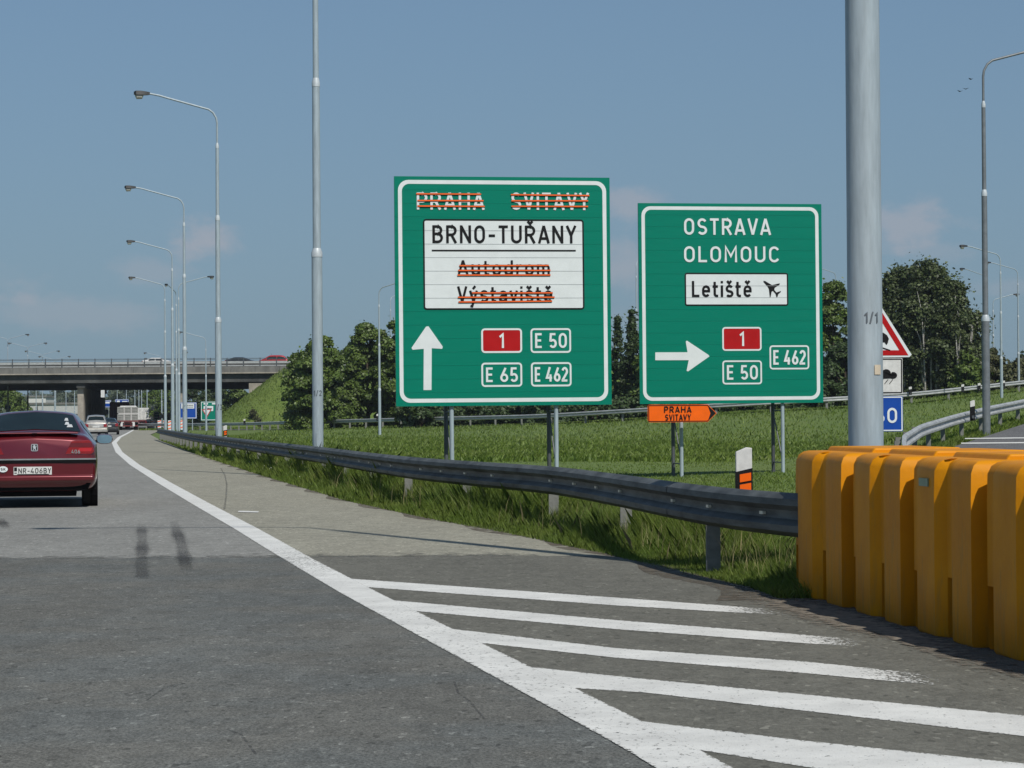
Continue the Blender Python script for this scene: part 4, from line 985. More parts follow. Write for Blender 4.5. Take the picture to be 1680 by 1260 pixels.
def sedan_st(L=4.56, W=.875, Ht=1.41, trunk=1.08, belt=.93, tail=.46, roof0=1.12, roof1=2.35, hood=3.25):
    return [(0, .36, .80, .92, .70, .76, .66), (.035, .27, .86, 1.02, .81, .835, .71), (.14, .24, .90, trunk, W - .02, W - .02, .745), (tail, .22, belt, trunk + .015, W, W, .745),
            (roof0, .21, belt + .02, Ht - .04, W, W, .56), (roof0 + .35, .20, belt + .02, Ht - .03, W, W, .60), (roof1, .20, belt + .01, Ht - .04, W, W, .60),
            (hood, .20, belt - .03, belt + .08, W, W, .72), (L - .35, .22, .80, .84, W - .02, W - .04, .68), (L - .06, .26, .64, .72, W - .10, W - .12, .60), (L, .34, .56, .64, W - .18, W - .2, .5)]
# ---- the dark red saloon in front of us
cp = at(56.5, 700, 34.6); CRZ = math.atan(.175)
RC = thing('car', 'dark red saloon car seen from behind in the lane, plate NR-406BY', 'car', (cp.x, cp.y, 0), CRZ)
C1 = Car(sedan_st(4.56, .870, 1.40, 1.05, .92, .42, 1.12))
ys = [0, .012, .03, .06, .1, .16, .25, .36, .45, .55, .65, .8, .95, 1.05, 1.15, 1.3, 1.6, 2.0, 2.3, 2.45, 2.7, 3.0, 3.2, 3.35, 3.7, 4.1, 4.3, 4.45, 4.52, 4.56]
C1.body(ys).build('body', M['carred'], RC, smooth=True)
g = C1.top_glass(.47, 1.06, .645, .535).build('rear_window', M['glass'], RC, smooth=True)
C1.top_glass(2.5, 3.15, .55, .66).build('windscreen', M['glass'], RC, smooth=True)
for (sx, sy, sw) in ((.45, .66, .035), (.49, .58, .045), (.44, .80, .03)):
    z_ = C1.ztop(sy, sx) + .012; z2 = C1.ztop(sy + .10, sx) + .012
    mb = MB(); mb.add([(sx - sw, sy, z_), (sx + sw, sy, z_ - .002), (sx + sw * .6, sy + .10, z2 - .002), (sx - sw * .5, sy + .10, z2)], [(0, 1, 2, 3)]); mb.build('window_sticker', M['joint'], g)
for s in (-1, 1):
    C1.side_glass([.85, 1.0, 1.15, 1.3, 1.5], s).build('side_window', M['glass'], RC, smooth=True)
    C1.side_glass([1.56, 1.8, 2.1, 2.4, 2.6, 2.75], s).build('side_window', M['glass'], RC, smooth=True)
    mb = MB(); mb.tube([(s * .78, .85, 0.34), (s * .884, .85, .34)], .35, 24); mb.tube([(s * .78, 3.62, .34), (s * .884, 3.62, .34)], .35, 24); mb.build('wheel_arch', M['trim'], RC)
    # tail lights: outer edge wraps the corner
    mb = MB()
    Ap = [(s * .425, .762), (s * .80, .765), (s * .835, .80), (s * .80, .93), (s * .765, .965), (s * .52, .952)]
    if s < 0: Ap = Ap[::-1]
    mb.prism(Ap, -.010, .16); mb.build('tail_light', M['tail'], RC, bevel=.008)
    mb = MB(); q = [(s * .475, .866), (s * .812, .868), (s * .800, .925), (s * .508, .922)]; q = q if s > 0 else q[::-1]; mb.prism(q, -.014, .0); mb.build('light_band', M['tail_dark'], RC)
    mb = MB(); q = [(s * .60, .80), (s * .79, .80), (s * .805, .85), (s * .62, .848)]; q = q if s > 0 else q[::-1]; mb.prism(q, -.016, .0); mb.build('brake_lamp', M['tail_amber'], RC)
    # door mirrors
    mr = thing('x', '', '') if False else None
    mb = MB(); v = []; 
    cxm, czm, cym = s * 1.0, .955, 2.62
    for (dy, k) in ((-.04, .9), (0, 1), (.06, .92), (.13, .55)):
        for j in range(14):
            a = 2 * PI * j / 14; ca, sa = math.cos(a), math.sin(a)
            v.append((cxm + .125 * k * math.copysign(abs(ca) ** .7, ca), cym + dy, czm + .078 * k * math.copysign(abs(sa) ** .7, sa)))
    mb.add(v, [(i * 14 + j, i * 14 + (j + 1) % 14, (i + 1) * 14 + (j + 1) % 14, (i + 1) * 14 + j) for i in range(3) for j in range(14)] + [tuple(range(13, -1, -1)), tuple(range(42, 56))])
    mh = mb.build('door_mirror', M['carred'], RC, smooth=True)
    mb = MB(); mb.poly([(cxm + .112 * math.copysign(abs(math.cos(a)) ** .7, math.cos(a)), czm + .066 * math.copysign(abs(math.sin(a)) ** .7, math.sin(a))) for a in [2 * PI * j / 16 for j in range(16)]], cym - .046); mb.build('mirror_glass', M['mirror'], mh)
    mb = MB(); mb.box(min(s * .86, s * .92), max(s * .86, s * .92), cym, cym + .08, .90, .94); mb.build('mirror_foot', M['trim'], mh)
    for y in (.85, 3.62): wheel(RC, s * .755, y, .315, .20)
mb = MB(); mb.prism(rrect(-.845, .845, .355, .70, .07), -.045, .30); mb.build('bumper', M['carred'], RC, bevel=.03, smooth=True)
mb = MB(); mb.box(-.858, .858, -.062, .32, .640, .684); mb.build('bumper_strip', M['trim'], RC, bevel=.006)
mb = MB(); mb.box(-.862, .862, -.068, .30, .686, .706); mb.build('chrome_strip', M['chrome'], RC)
mb = MB(); mb.box(-.40, .40, -.052, .0, .45, .632); mb.build('plate_recess', M['carred'], RC)
mb = MB(); mb.prism(rrect(-.838, .838, .375, .475, .045), -.085, .28); mb.build('bumper_bulge', M['carred'], RC, bevel=.03, smooth=True)
mb = MB(); mb.prism([(-.74, .25), (.74, .25), (.80, .38), (-.80, .38)], .03, .35); mb.build('lower_valance', M['trim'], RC, bevel=.02)
mb = MB(); mb.box(-.58, .58, .3, 4.0, .16, .26); mb.build('underbody', M['trim'], RC)
mb = MB(); mb.tube([(-.52, -.01, .235), (-.52, .3, .235)], .03, 10); mb.build('exhaust', M['galv_dark'], RC)
mb = MB(); mb.box(-.61, .61, -.005, .16, 1.055, 1.075); mb.build('boot_lip', M['carred'], RC, bevel=.008)
mb = MB(); mb.box(-.29, .24, -.066, -.054, .478, .592); pt = mb.build('number_plate', M['dirty_white'], RC)
mb = MB(); add_text(mb, 'NR-406BY', -.225, .498, .074, -.068, .14, width=.455); mb.build('plate_number', M['black'], pt)
mb = MB(); mb.box(-.283, -.243, -.069, -.066, .53, .585); mb.ribbon([(-.28, .505), (-.245, .505)], .012, -.069); mb.build('plate_crest', M['black'], pt)
mb = MB(); mb.box(-.24, .20, -.068, -.066, .480, .490); mb.build('dealer_text_line', M['black'], pt)
mb = MB(); mb.poly([(-.437 + .066 * math.cos(2 * PI * k / 20), .56 + .043 * math.sin(2 * PI * k / 20)) for k in range(20)], -.064); st_ = mb.build('country_sticker', M['white'], RC)
mb = MB(); add_text(mb, 'SK', -.437 - .034, .542, .036, -.066, .2, width=.068); mb.build('sticker_letters', M['black'], st_)
# chrome lion standing inside a shield
mb = MB(); mb.prism([(-.0, .812), (.035, .835), (.044, .905), (-.044, .905), (-.035, .835)], -.012, .0); em = mb.build('badge', M['trim'], RC)
mb = MB(); frame_ring(mb, -.047, .047, .812, .912, .007, .02, -.014)
mb.poly([(-.026, .826), (-.012, .826), (-.008, .842), (.004, .846), (.012, .826), (.026, .826), (.018, .840), (.016, .858), (.026, .872), (.030, .892), (.022, .890), (.014, .872), (.008, .880), (.010, .896), (-.004, .902), (-.016, .896), (-.010, .886), (-.026, .884), (-.028, .874), (-.012, .872), (-.024, .862), (-.024, .852), (-.010, .856), (-.016, .842)], -.016)
mb.build('lion_emblem', M['ring'], em)
mb = MB(); add_text(mb, '406', .515, .775, .052, -.018, .18, width=.12); mb.build('model_number', M['chrome'], RC)
mb = MB(); mb.tube([(0, 2.2, 1.40), (0, 2.0, 1.46)], .006, 6); mb.build('aerial', M['trim'], RC)
mb = MB(); mb.box(-.035, .035, -.012, .01, 1.055, 1.07); mb.build('boot_lock', M['trim'], RC)

def simple_car(label, x, y, z, rz, paint_, st, group=None, wz=.31, tail=None, h=None, scale=1.0, lights=True):
    t = thing('car', label, 'car', (x, y, z), rz, group); C = Car(st); L = st[-1][0]
    ys = sorted(set([0, .015, .04, .08, .15, .3, .5] + [round(.5 + .2 * k, 2) for k in range(int((L - 1) / .2))] + [L - .4, L - .2, L - .08, L - .02, L]))
    C.body(ys).build('body', paint_, t, smooth=True); W = st[3][5]
    r0_, r1_, hd = st[4][0], st[6][0], st[7][0]; tl_ = st[3][0]
    C.top_glass(tl_ + .04, r0_ - .06, st[4][6] + .04, st[4][6] - .08).build('rear_window', M['glass'], t, smooth=True)
    C.top_glass(r1_ + .12, hd - .12, st[6][6] - .05, st[6][6] + .04).build('windscreen', M['glass'], t, smooth=True)
    for s in (-1, 1):
        C.side_glass(list(np.linspace(r0_ - .25, (r0_ + r1_) / 2 - .05, 5)), s).build('side_window', M['glass'], t, smooth=True)
        C.side_glass(list(np.linspace((r0_ + r1_) / 2 + .05, r1_ + .35, 5)), s).build('side_window', M['glass'], t, smooth=True)
        if lights:
            mb = MB(); a, b = (s * (W - .30), s * (W - .05)); mb.prism([(min(a, b), .70), (max(a, b), .70), (max(a, b), .96), (min(a, b), .92)] if s > 0 else [(min(a, b), .70), (max(a, b), .70), (max(a, b), .92), (min(a, b), .96)], -.012, .14); mb.build('tail_light', M['tail'], t, bevel=.01)
        for yy in (.85, L - .92):
            mb = MB(); mb.tube([(s * (W - .1), yy, wz + .02), (s * (W + .012), yy, wz + .02)], wz + .04, 20); mb.build('wheel_arch', M['trim'], t); wheel(t, s * (W - .10), yy, wz, .2)
        mb = MB(); mb.box(min(s * (W), s * (W + .18)), max(s * W, s * (W + .18)), hd - .62, hd - .5, .92, 1.06, .02); mb.build('door_mirror', paint_, t)
    mb = MB(); mb.box(-W + .03, W - .03, -.05, .25, .34, .58); mb.build('bumper', paint_, t, bevel=.03)
    mb = MB(); mb.box(-W + .05, W - .05, -.03, .3, .20, .35); mb.build('lower_valance', M['trim'], t)
    mb = MB(); mb.box(-.26, .26, -.03, .0, .66, .77); mb.build('number_plate', M['dirty_white'], t)
    return t
q = at(157.5, 700, 184)
est = [(0, .40, .80, .96, .72, .78, .70), (.04, .30, .86, 1.05, .80, .83, .74), (.12, .25, .93, 1.12, .85, .85, .74), (.20, .24, .96, 1.16, .86, .86, .72), (.60, .22, .97, 1.53, .86, .86, .60), (1.0, .22, .97, 1.60, .86, .86, .62),
       (2.4, .22, .96, 1.60, .86, .86, .62), (3.4, .22, .93, 1.05, .86, .86, .72), (4.0, .24, .80, .86, .84, .82, .66), (4.25, .3, .6, .7, .76, .74, .58)]
simple_car('silver hatchback car in the lane in front of the truck', q.x, q.y, 0, math.atan(.155), M['silver'], est)
q = at(177.5, 700, 203)
simple_car('dark grey car mostly hidden behind the silver hatchback', q.x, q.y, 0, math.atan(.155), M['grey_car'], sedan_st())
BZ = 7.80
for px, d, m, lab, rz in ((262, 314, M['white_car'], 'white car driving over the bridge behind its railing', -PI / 2), (398, 314, M['grey_car'], 'dark car driving over the bridge near its right end', -PI / 2), (446, 314, M['carred2'], 'bright red car driving over the bridge beside the round trees', PI / 2)):
    q = at(px, 595, d); simple_car(lab, q.x - 2.2 * (1 if rz < 0 else -1), q.y, BZ, rz, m, est if m is M['carred2'] else sedan_st(), 'cars crossing the overpass')

# ---- lorries in the queue under the bridge
def lorry(label, px, d, kind, rz=math.atan(.15), w=2.5, top=3.9, L=8.0, body=None, name='lorry', cat='lorry'):
    q = at(px, 700, d); t = thing(name, label, cat, (q.x, q.y, 0), rz); h = w / 2
    mb = MB(); mb.box(-h, h, 0, L, .98, 1.15); mb.build('load_bed', M['truckred'], t)
    mb = MB(); mb.box(-.45, .45, .1, L + 2.0, .65, .97); mb.build('chassis', M['truckred'], t)
    mb = MB(); mb.box(-h, h, -.06, .06, .42, .58); mb.build('rear_bumper', M['truckred'], t)
    for s in (-1, 1):
        for y in (1.3, 2.6, L + .8):
            wheel(t, s * (h - .28), y, .48, .5)
        mb = MB(); mb.box(s * .72 - .13, s * .72 + .13, -.09, -.06, .45, .95); mb.build('tail_light', M['dirty_white'] if kind == 'crates' else M['tail'], t)
        mb = MB(); mb.box(s * .95 - .16, s * .95 + .16, .7, .74, .25, .95); mb.build('mudflap', M['trim'], t)
    mb = MB(); mb.box(-.35, .35, -.08, -.04, .62, .82); mb.build('number_plate', M['trim'], t)
    mb = MB(); mb.prism([(-h + .05, .8), (h - .05, .8), (h - .05, 2.6), (h - .3, 2.95), (-h + .3, 2.95), (-h + .05, 2.6)], L + .25, L + 2.1); cab = mb.build('cab', body or M['white_car'], t, bevel=.06)
    mb = MB(); mb.box(-h + .25, h - .25, L + 2.09, L + 2.12, 1.7, 2.6); mb.build('windscreen', M['glass'], cab)
    if kind == 'box':
        mb = MB(); mb.box(-h, h, .02, L, 1.16, top); bd = mb.build('box_body', body or M['box'], t, bevel=.03)
        for s in (-1, 1):
            mb = MB(); mb.box(min(s * .02, s * (h - .08)), max(s * .02, s * (h - .08)), -.02, .02, 1.25, top - .1); dr = mb.build('rear_door', body or M['box'], t, bevel=.01)
            for u in (.35, .8): 
                mb = MB(); mb.tube([(s * u, -.04, 1.3), (s * u, -.04, top - .15)], .02, 6); mb.build('lock_bar', M['galv_dark'], dr)
    return t
T1 = lorry('flatbed lorry with a dark red frame, stacked with pale crates', 209.5, 292, 'crates')
first = None
CR = thing('crate', 'pale grey folding crate on the lorry bed', 'crate')
mb = MB()
for (a, b, c_, d_) in ((-.36, .36, -.40, -.37), (-.36, .36, .37, .40), (-.36, -.33, -.37, .37), (.33, .36, -.37, .37)):
    for z in (0.0, .20, .40, .60): mb.box(a, b, c_, d_, z, z + .15)
    mb.box(a, b, c_, d_, 0, .72) if (b - a) < .05 and False else None
mb.box(-.36, .36, -.40, .40, -.0, .03)
for sx in (-.34, .34):
    for sy in (-.38, .38): mb.box(sx - .035, sx + .035, sy - .035, sy + .035, 0, .76)
cbody = mb.build('slatted_side', M['crate'], CR)
mb = MB(); mb.box(-.31, .31, -.35, .35, .03, .70); cin = mb.build('contents', M['conc_dark'], CR)
tr = T1.matrix_world.copy() if False else (Matrix.Translation(T1.location) @ Matrix.Rotation(T1.rotation_euler.z, 4, 'Z'))
ROWN = {0: 'lower', 1: 'upper'}; COLN = ('left', 'middle', 'right')
n = 0
for dep in range(5):
    for r_ in range(2):
        for c_ in range(3):
            p = tr @ Vector((-.84 + .84 * c_, .45 + .86 * dep, 1.16 + .86 * r_))
            lab = 'pale slatted crate on the flatbed lorry, %s row, %s column at the tail' % (ROWN[r_], COLN[c_]) if dep == 0 else 'pale slatted crate deeper on the flatbed lorry behind the tail row'
            if n == 0: CR.location = p; CR.rotation_euler = (0, 0, T1.rotation_euler.z); CR['label'] = lab; CR['group'] = 'crates stacked on the flatbed lorry'; o = CR
            elif dep == 0 or r_ == 1: o = dup(CR, p, T1.rotation_euler.z, lab, 'crates stacked on the flatbed lorry', children=[cbody, cin])
            n += 1
lorry('dark lorry with a tarpaulin body standing left of the crate lorry', 196, 318, 'box', top=3.55, body=M['tarp'])
lorry('white box lorry right of the crate lorry under the bridge', 233, 430, 'box', top=3.3, L=6, body=M['white_car'])
lorry('tall pale grey box lorry, last of the queue under the bridge', 242.5, 470, 'box', top=3.75, L=7, body=M['box'])
# motorcycle beside the queue
q = at(242.5, 700, 318); mo = thing('motorcycle', 'motorcycle standing beside the white box lorry under the bridge', 'motorcycle', (q.x, q.y, 0), .1)
wheel(mo, 0, 0.3, .31, .17); wheel(mo, 0, 1.7, .311, .12)
mb = MB(); mb.box(-.20, .20, .1, 1.3, .45, .85, .08); mb.build('tank_and_frame', M['grey_car'], mo, bevel=.04)
mb = MB(); mb.box(-.15, .15, -.1, .7, .85, .95, .03); mb.build('seat', M['trim'], mo)
mb = MB(); mb.tube([(-.38, 1.35, 1.1), (0, 1.45, 1.0), (.38, 1.35, 1.1)], .02, 6); mb.build('handlebar', M['galv_dark'], mo)
mb = MB(); mb.box(-.25, .25, 1.3, 1.6, .8, 1.3, .08); mb.build('fairing', M['white_car'], mo, bevel=.04)
for s in (-1, 1): mb = MB(); mb.box(s * .36 - .13, s * .36 + .13, -.1, .4, .5, .85, .04); mb.build('pannier', M['galv_dark'], mo)
mb = MB(); mb.box(-.07, .07, -.14, -.1, .78, .86); mb.build('tail_light', M['tail'], mo)

# ------------------------------------------------------------------ small signs and works equipment around the bridge
def panel_sign(label, x0, y0, x1, y1, d, m, white=(), feet=2, name='road_sign', zg=None, rz=.1, cat='road sign', stripes=()):
    a = at(x0, y1, d); b = at(x1, y0, d); W = b.x - a.x; Hh = b.z - a.z
    t = thing(name, label, cat, (a.x, a.y, a.z), rz)
    mb = MB(); mb.box(0, W, 0, .06, 0, Hh); mb.build('panel', m, t)
    e = min(.07, Hh * .08); mb = MB(); frame_ring(mb, .04, W - .04, .04, Hh - .04, e, .06, -.005); mb.build('border', M['white'], t)
    for (u0, v0, u1, v1, mm) in white: mb = MB(); mb.box(W * u0, W * u1, -.012, -.006, Hh * v0, Hh * v1); mb.build('text_field' if mm != 'black' else 'text_line', M[mm], t)
    g = float(H(a.x, a.y)) if zg is None else zg
    for k in range(feet): mb = MB(); x = W * (.25 + .5 * k) if feet == 2 else W / 2; mb.tube([(x, .10, g - a.z - .3), (x, .10, Hh * .8)], .05, 8); mb.build('sign_post', M['galv'], t)
    return t
panel_sign('blue direction sign with white text field right of the fourth row lamp', 294, 660, 322.5, 687, 272, M['blue'], [(.12, .62, .86, .92, 'white'), (.2, .80, .8, .84, 'black'), (.2, .69, .8, .73, 'black')])
panel_sign('green direction sign at the foot of the embankment left of the third row lamp', 329.5, 658.5, 362, 690, 282, M['green'], [(.14, .84, .36, .92, 'white'), (.56, .84, .86, .92, 'white'), (.14, .50, .62, .76, 'white'), (.2, .60, .56, .66, 'black')])
panel_sign('blue motorway sign beyond the bridge above the dark lorry', 166, 656.5, 182, 668.5, 400, M['blue'], [(.2, .55, .95, .8, 'white'), (.2, .15, .4, .4, 'white')], zg=0)
panel_sign('wide blue gantry sign beyond the bridge over the lorries', 189, 655, 211, 662, 430, M['blue'], [(.12, .3, .35, .7, 'white'), (.5, .4, .9, .6, 'white')], zg=0)
panel_sign('low blue sign panel beside the pier behind the silver hatchback', 165, 672.5, 178, 680, 380, M['blue'], [(.15, .3, .4, .7, 'white'), (.6, .2, .8, .8, 'white')], zg=0)
panel_sign('white board with a black diagonal under the bridge soffit', 165.5, 640, 171.5, 652, 300, M['dirty_white'], [], feet=0, zg=0)
panel_sign('small green sign right of the tall grey box lorry', 252, 676, 261.5, 689, 345, M['green'], [(.15, .62, .85, .78, 'white'), (.15, .25, .85, .42, 'white')], zg=0)
panel_sign('weathered yellow sign beyond the bridge near the fifth row lamp', 268, 679, 279.5, 692, 340, M['yellowsign'], [(.2, .4, .8, .5, 'black')], zg=0)
panel_sign('small blue sign beyond the bridge left of the pier', 8, 664.5, 17.5, 671, 380, M['blue'], [(.3, .3, .6, .6, 'white')], zg=0)
def triangle_sign(label, px, py, d, size, down=False, zg=None):
    c = at(px, py, d); t = thing('warning_triangle', label, 'road sign', (c.x, c.y, c.z), .1); s = -1 if down else 1
    for (k, y, m, nm) in ((1.0, 0, M['red'], 'red_border'), (.72, -.008, M['white'], 'triangle_face')):
        P = [(-size / 2 * k, -s * size * .29 * k), (size / 2 * k, -s * size * .29 * k), (0, s * size * .58 * k)]
        if down: P = P[::-1]
        mb = MB(); mb.prism(P, y, y + .02); mb.build(nm, m, t)
    g = float(H(c.x, c.y)) if zg is None else zg
    mb = MB(); mb.tube([(0, .06, g - c.z - .2), (0, .06, size * .4)], .035, 8); mb.build('sign_post', M['galv'], t)
triangle_sign('white and red give-way triangle in front of the small green sign by the embankment', 339.3, 676, 262, 1.05, True)
triangle_sign('small warning triangle among the roadworks under the bridge', 264.5, 683, 325, .9, zg=0)
def beacon(label, px, d, kind='board'):
    q = at(px, 690, d); t = thing('works_barrier', label, 'works barrier', (q.x, q.y, 0), .1, 'red and white works boards under the bridge')
    mb = MB(); mb.box(-.22, .22, 0, .04, .15, 1.15); mb.build('board', M['white'], t)
    for k in range(3):
        z = .25 + k * .32; mb = MB(); mb.prism([(-.21, z), (.21, z + .14), (.21, z + .26), (-.21, z + .12)], -.006, 0); mb.build('red_stripe', M['strike'], t)
    mb = MB(); mb.box(-.3, .3, -.2, .25, 0, .12, .02); mb.build('foot', M['trim'], t)
for px, d, lab in ((247.5, 325, 'red and white works board right of the motorcycle'), (251, 318, 'red and white works board left of the small green sign'), (256.5, 322, 'red and white works board under the small green sign'),
                   (261.5, 305, 'red and white works board left of the warning triangle'), (271, 300, 'red and white works board left of the fifth row lamp'), (279.5, 240, 'red and white works board between the fifth and sixth row lamps'), (296, 250, 'red and white works board right of the fifth row lamp')):
    beacon(lab, px, d)
# far buildings seen under the bridge, left
def building(label, x0, x1, ytop, d, nwin, m, flo=1):
    a = at(x0, ytop, d); b = at(x1, ytop, d); W = b.x - a.x; Hh = a.z
    t = thing('building', label, 'building', (a.x, a.y, 0)); mb = MB(); mb.box(0, W, 0, 14, -.2, Hh); mb.build('wall', m, t)
    mb = MB(); mb.box(-.3, W + .3, -.3, 14.3, Hh, Hh + .5); mb.build('roof', M['conc'], t)
    f = None
    for k in range(nwin):
        for l_ in range(flo):
            p = (W * (k + .25) / nwin, -.03, 1.2 + l_ * (Hh - 1.5) / flo)
            if f is None: mb = MB(); mb.box(0, W / nwin * .55, 0, .1, 0, min(1.6, (Hh - 1.5) / flo * .6)); f = mb.build('window', M['winglass'], t); f.location = p
            else: link_mesh('window', f.data, t, p)
building('long pale low building beyond the bridge, right of the green tree', 47, 130, 664, 620, 9, M['building'])
building('white flat-roofed hall beyond the bridge, behind the pale low one', 46, 75, 652, 700, 5, M['dirty_white'], 2)
for (px, py, a) in ((1575, 150, .3), (1584.5, 146, -.2), (1593, 130, .5)):
    q = at(px, py, 140); t = thing('bird', ['dark bird in the sky, lowest of three', 'dark bird in the sky, middle of three', 'dark bird in the sky, highest of three'][{150: 0, 146: 1, 130: 2}[py]], 'bird', q, a)
    mb = MB(); mb.add([(0, .12, 0), (0, -.12, 0), (-.2, 0, .07), (.2, 0, .07), (0, 0, -.03)], [(0, 2, 1), (0, 1, 3), (0, 4, 2), (4, 1, 2), (4, 0, 3), (1, 4, 3)]); mb.build('wings', M['black'], t)

# ------------------------------------------------------------------ trees: trunk, limbs, leaves clumped on many small boughs
def tree(label, px, pytop, d, wpx, kind='linden', n=9000, group=None, leaf=None, ground=None, name=None, lsize=.33, low=.08, boughs=70, seed=0, dx=0.0, cat='tree'):
    rg = np.random.default_rng(seed + int(px * 7 + d)); q = at(px, pytop, d); g = float(H(q.x, q.y)) if ground is None else ground
    Ht = q.z - g; R = wpx * d / F / 2
    t = thing(name or 'broadleaf_tree', label, cat, (q.x, q.y, g), 0, group)
    lm = M[{'linden': 'leaf', 'dark': 'leaf_dark', 'birch': 'leaf_birch', 'far': 'leaf_far_hazed', 'bush': 'leaf_bush', 'conifer': 'leaf_dark'}[kind]]
    bark = M['birchbark'] if kind == 'birch' else M['bark']
    mb = MB()
    if kind != 'bush' and kind != 'shrub':
        tr_ = .02 * Ht if kind != 'birch' else .012 * Ht; pts = [(0, 0, -.3)]; x = y = 0
        for k in range(1, 8): x += rg.normal() * .05 * Ht * .2; y += rg.normal() * .05 * Ht * .2; pts.append((x, y, Ht * .88 * k / 7))
        mb.tube(pts, [tr_ * (1 - .85 * k / 7) + .02 for k in range(8)], 8); mb.build('trunk', bark, t, smooth=True)
    else:
        for k in range(5):
            a = rg.uniform(0, 2 * PI); mb.tube([(0, 0, -.2), (math.cos(a) * R * .4, math.sin(a) * R * .4, Ht * .5), (math.cos(a) * R * .6, math.sin(a) * R * .6, Ht * .8)], [.05, .04, .01], 6)
        mb.build('stems', bark, t, smooth=True)
    # bough centres
    C = []; S = []
    for _ in range(boughs):
        u = rg.uniform(low, 1.0)
        if kind == 'conifer': prof = (1 - u) * .95 + .06
        elif kind == 'birch': prof = min(1, (1.04 - u) * 2.4) ** .5 * (.72 + .28 * min(1, u * 2.5))
        elif kind == 'bush': prof = math.sqrt(max(0, 1 - (u) ** 2)) 
        else: prof = min(1.0, (1.03 - u) * 2.1) ** .5 * (.82 + .18 * min(1, u * 3))
        a = rg.uniform(0, 2 * PI); rr = R * prof * (rg.uniform(.15, 1) ** .45); bs = R * rg.uniform(.17, .32) * (.6 if kind in ('conifer',) else 1) * (.85 if u > .8 else 1)
        rr = max(0, rr - bs * .5); z = u * Ht - bs * .6
        C.append((rr * math.cos(a), rr * math.sin(a), z)); S.append(bs)
    C = np.array(C); S = np.array(S)
    if kind != 'bush':
        mb = MB()
        for k in rg.choice(boughs, min(boughs, 16), replace=False):
            c = C[k]; z0 = max(Ht * .12, c[2] - np.hypot(c[0], c[1]) * .9)
            mb.tube([(0, 0, z0), (c[0] * .5, c[1] * .5, z0 + (c[2] - z0) * .6), tuple(c)], [.05, .035, .015] if kind != 'birch' else [.045, .04, .015], 5)
        if kind == 'birch':
            for k in range(6):                     # bright stems leaning outwards on the sunny side
                a = rg.uniform(-2.3, -.8); r_ = R * rg.uniform(.55, .95); x0_, y0_ = math.cos(a) * r_ * .75, math.sin(a) * r_ * 1.0; z1_ = Ht * rg.uniform(.5, .85)
                mb.tube([(x0_ * .7, y0_ * .9, Ht * .05), (x0_ * .85, y0_ * 1.02, z1_ * .45), (x0_ * 1.1 + rg.normal() * .2, y0_ * 1.0, z1_ * .8), (x0_ * 1.3, y0_ * .9, z1_)], [.08, .07, .045, .02], 6)
                mb.tube([(x0_ * .9, y0_ * 1.02, z1_ * .5), (x0_ * .9 + rg.uniform(-.8, .8), y0_ * 1.03, z1_ * .85)], [.045, .02], 5)
        mb.build('limbs', bark, t, smooth=True)
    n = int(n * 1.9)
    w = S ** 2; w /= w.sum(); b = rg.choice(boughs, n, p=w)
    dirs = rg.normal(size=(n, 3)); dirs /= np.linalg.norm(dirs, axis=1)[:, None]; dirs[:, 2] = np.where(dirs[:, 2] < -.3, -dirs[:, 2], dirs[:, 2])
    rad = S[b] * rg.uniform(.55, 1.12, n) ** .6
    P = C[b] + dirs * rad[:, None] * np.array([1, 1, .72 if kind != 'birch' else 1.0])
    if kind == 'birch': P[:, 2] -= rg.exponential(.35, n) * (rad / R)     # hanging twigs
    stray = rg.random(n) < (.06 if kind != 'birch' else .16); P[stray] += rg.normal(size=(stray.sum(), 3)) * (.25 if kind != 'birch' else .42)
    P[:, 2] = np.maximum(P[:, 2], .05)
    nr = dirs * .8 + rg.normal(size=(n, 3)) * .55 + np.array([0, 0, .35]); nr /= np.linalg.norm(nr, axis=1)[:, None]
    tv = np.cross(nr, rg.normal(size=(n, 3))); tv /= np.linalg.norm(tv, axis=1)[:, None]; bv = np.cross(nr, tv)
    sz = lsize * rg.uniform(.55, 1.15, n)[:, None]
    V = np.stack([P - tv * sz * .5, P - bv * sz * .32 + tv * sz * .05, P + tv * sz * .5, P + bv * sz * .32 + tv * sz * .05], 1).reshape(-1, 3)
    np_mesh('crown' if kind != 'bush' else 'foliage', V, 4, lm, t)
    return t
TG = 'trees along the far ramp'
tree('round bright green broadleaf tree right of the overpass end', 525, 551, 216, 118, 'linden', 20000, TG, boughs=110, low=.02)
tree('smaller broadleaf tree leaning over the bridge end at left of the round one', 487, 580, 226, 58, 'linden', 7000, TG, boughs=60, low=.02, seed=2)
tree('tall broadleaf tree behind the slim ramp lamp', 603, 531, 224, 116, 'linden', 20000, TG, boughs=110, low=.02, seed=3)
tree('broadleaf tree partly hidden by the left edge of the big green sign', 655, 519, 222, 112, 'linden', 16000, TG, boughs=90, low=.02, seed=4)
tree('dark tree in the gap behind the round and the tall tree', 565, 575, 232, 90, 'dark', 9000, TG, boughs=70, low=.02, seed=5)
for i, (px, py) in enumerate(((735, 530), (815, 540), (895, 528), (965, 520))):
    tree('leafy tree wholly behind the big green sign', px, py, 218 + 4 * (i % 2), 105, 'linden' if i % 2 else 'dark', 6000, TG, boughs=60, low=.03, seed=10 + i)
tree('dark conifer showing between the two green signs, taller one', 1036, 508, 205, 62, 'conifer', 9000, TG, name='conifer', boughs=130, low=.02, seed=20)
tree('dark conifer showing between the two green signs, shorter one at left', 1013, 520, 209, 55, 'conifer', 7000, TG, name='conifer', boughs=110, low=.02, seed=21)
for i, (px, py) in enumerate(((1085, 520), (1160, 500), (1235, 505), (1300, 490))):
    tree('leafy tree wholly behind the right green sign', px, py, 203 + 4 * (i % 2), 110, 'dark' if i % 2 else 'linden', 6000, TG, boughs=60, low=.03, seed=30 + i)
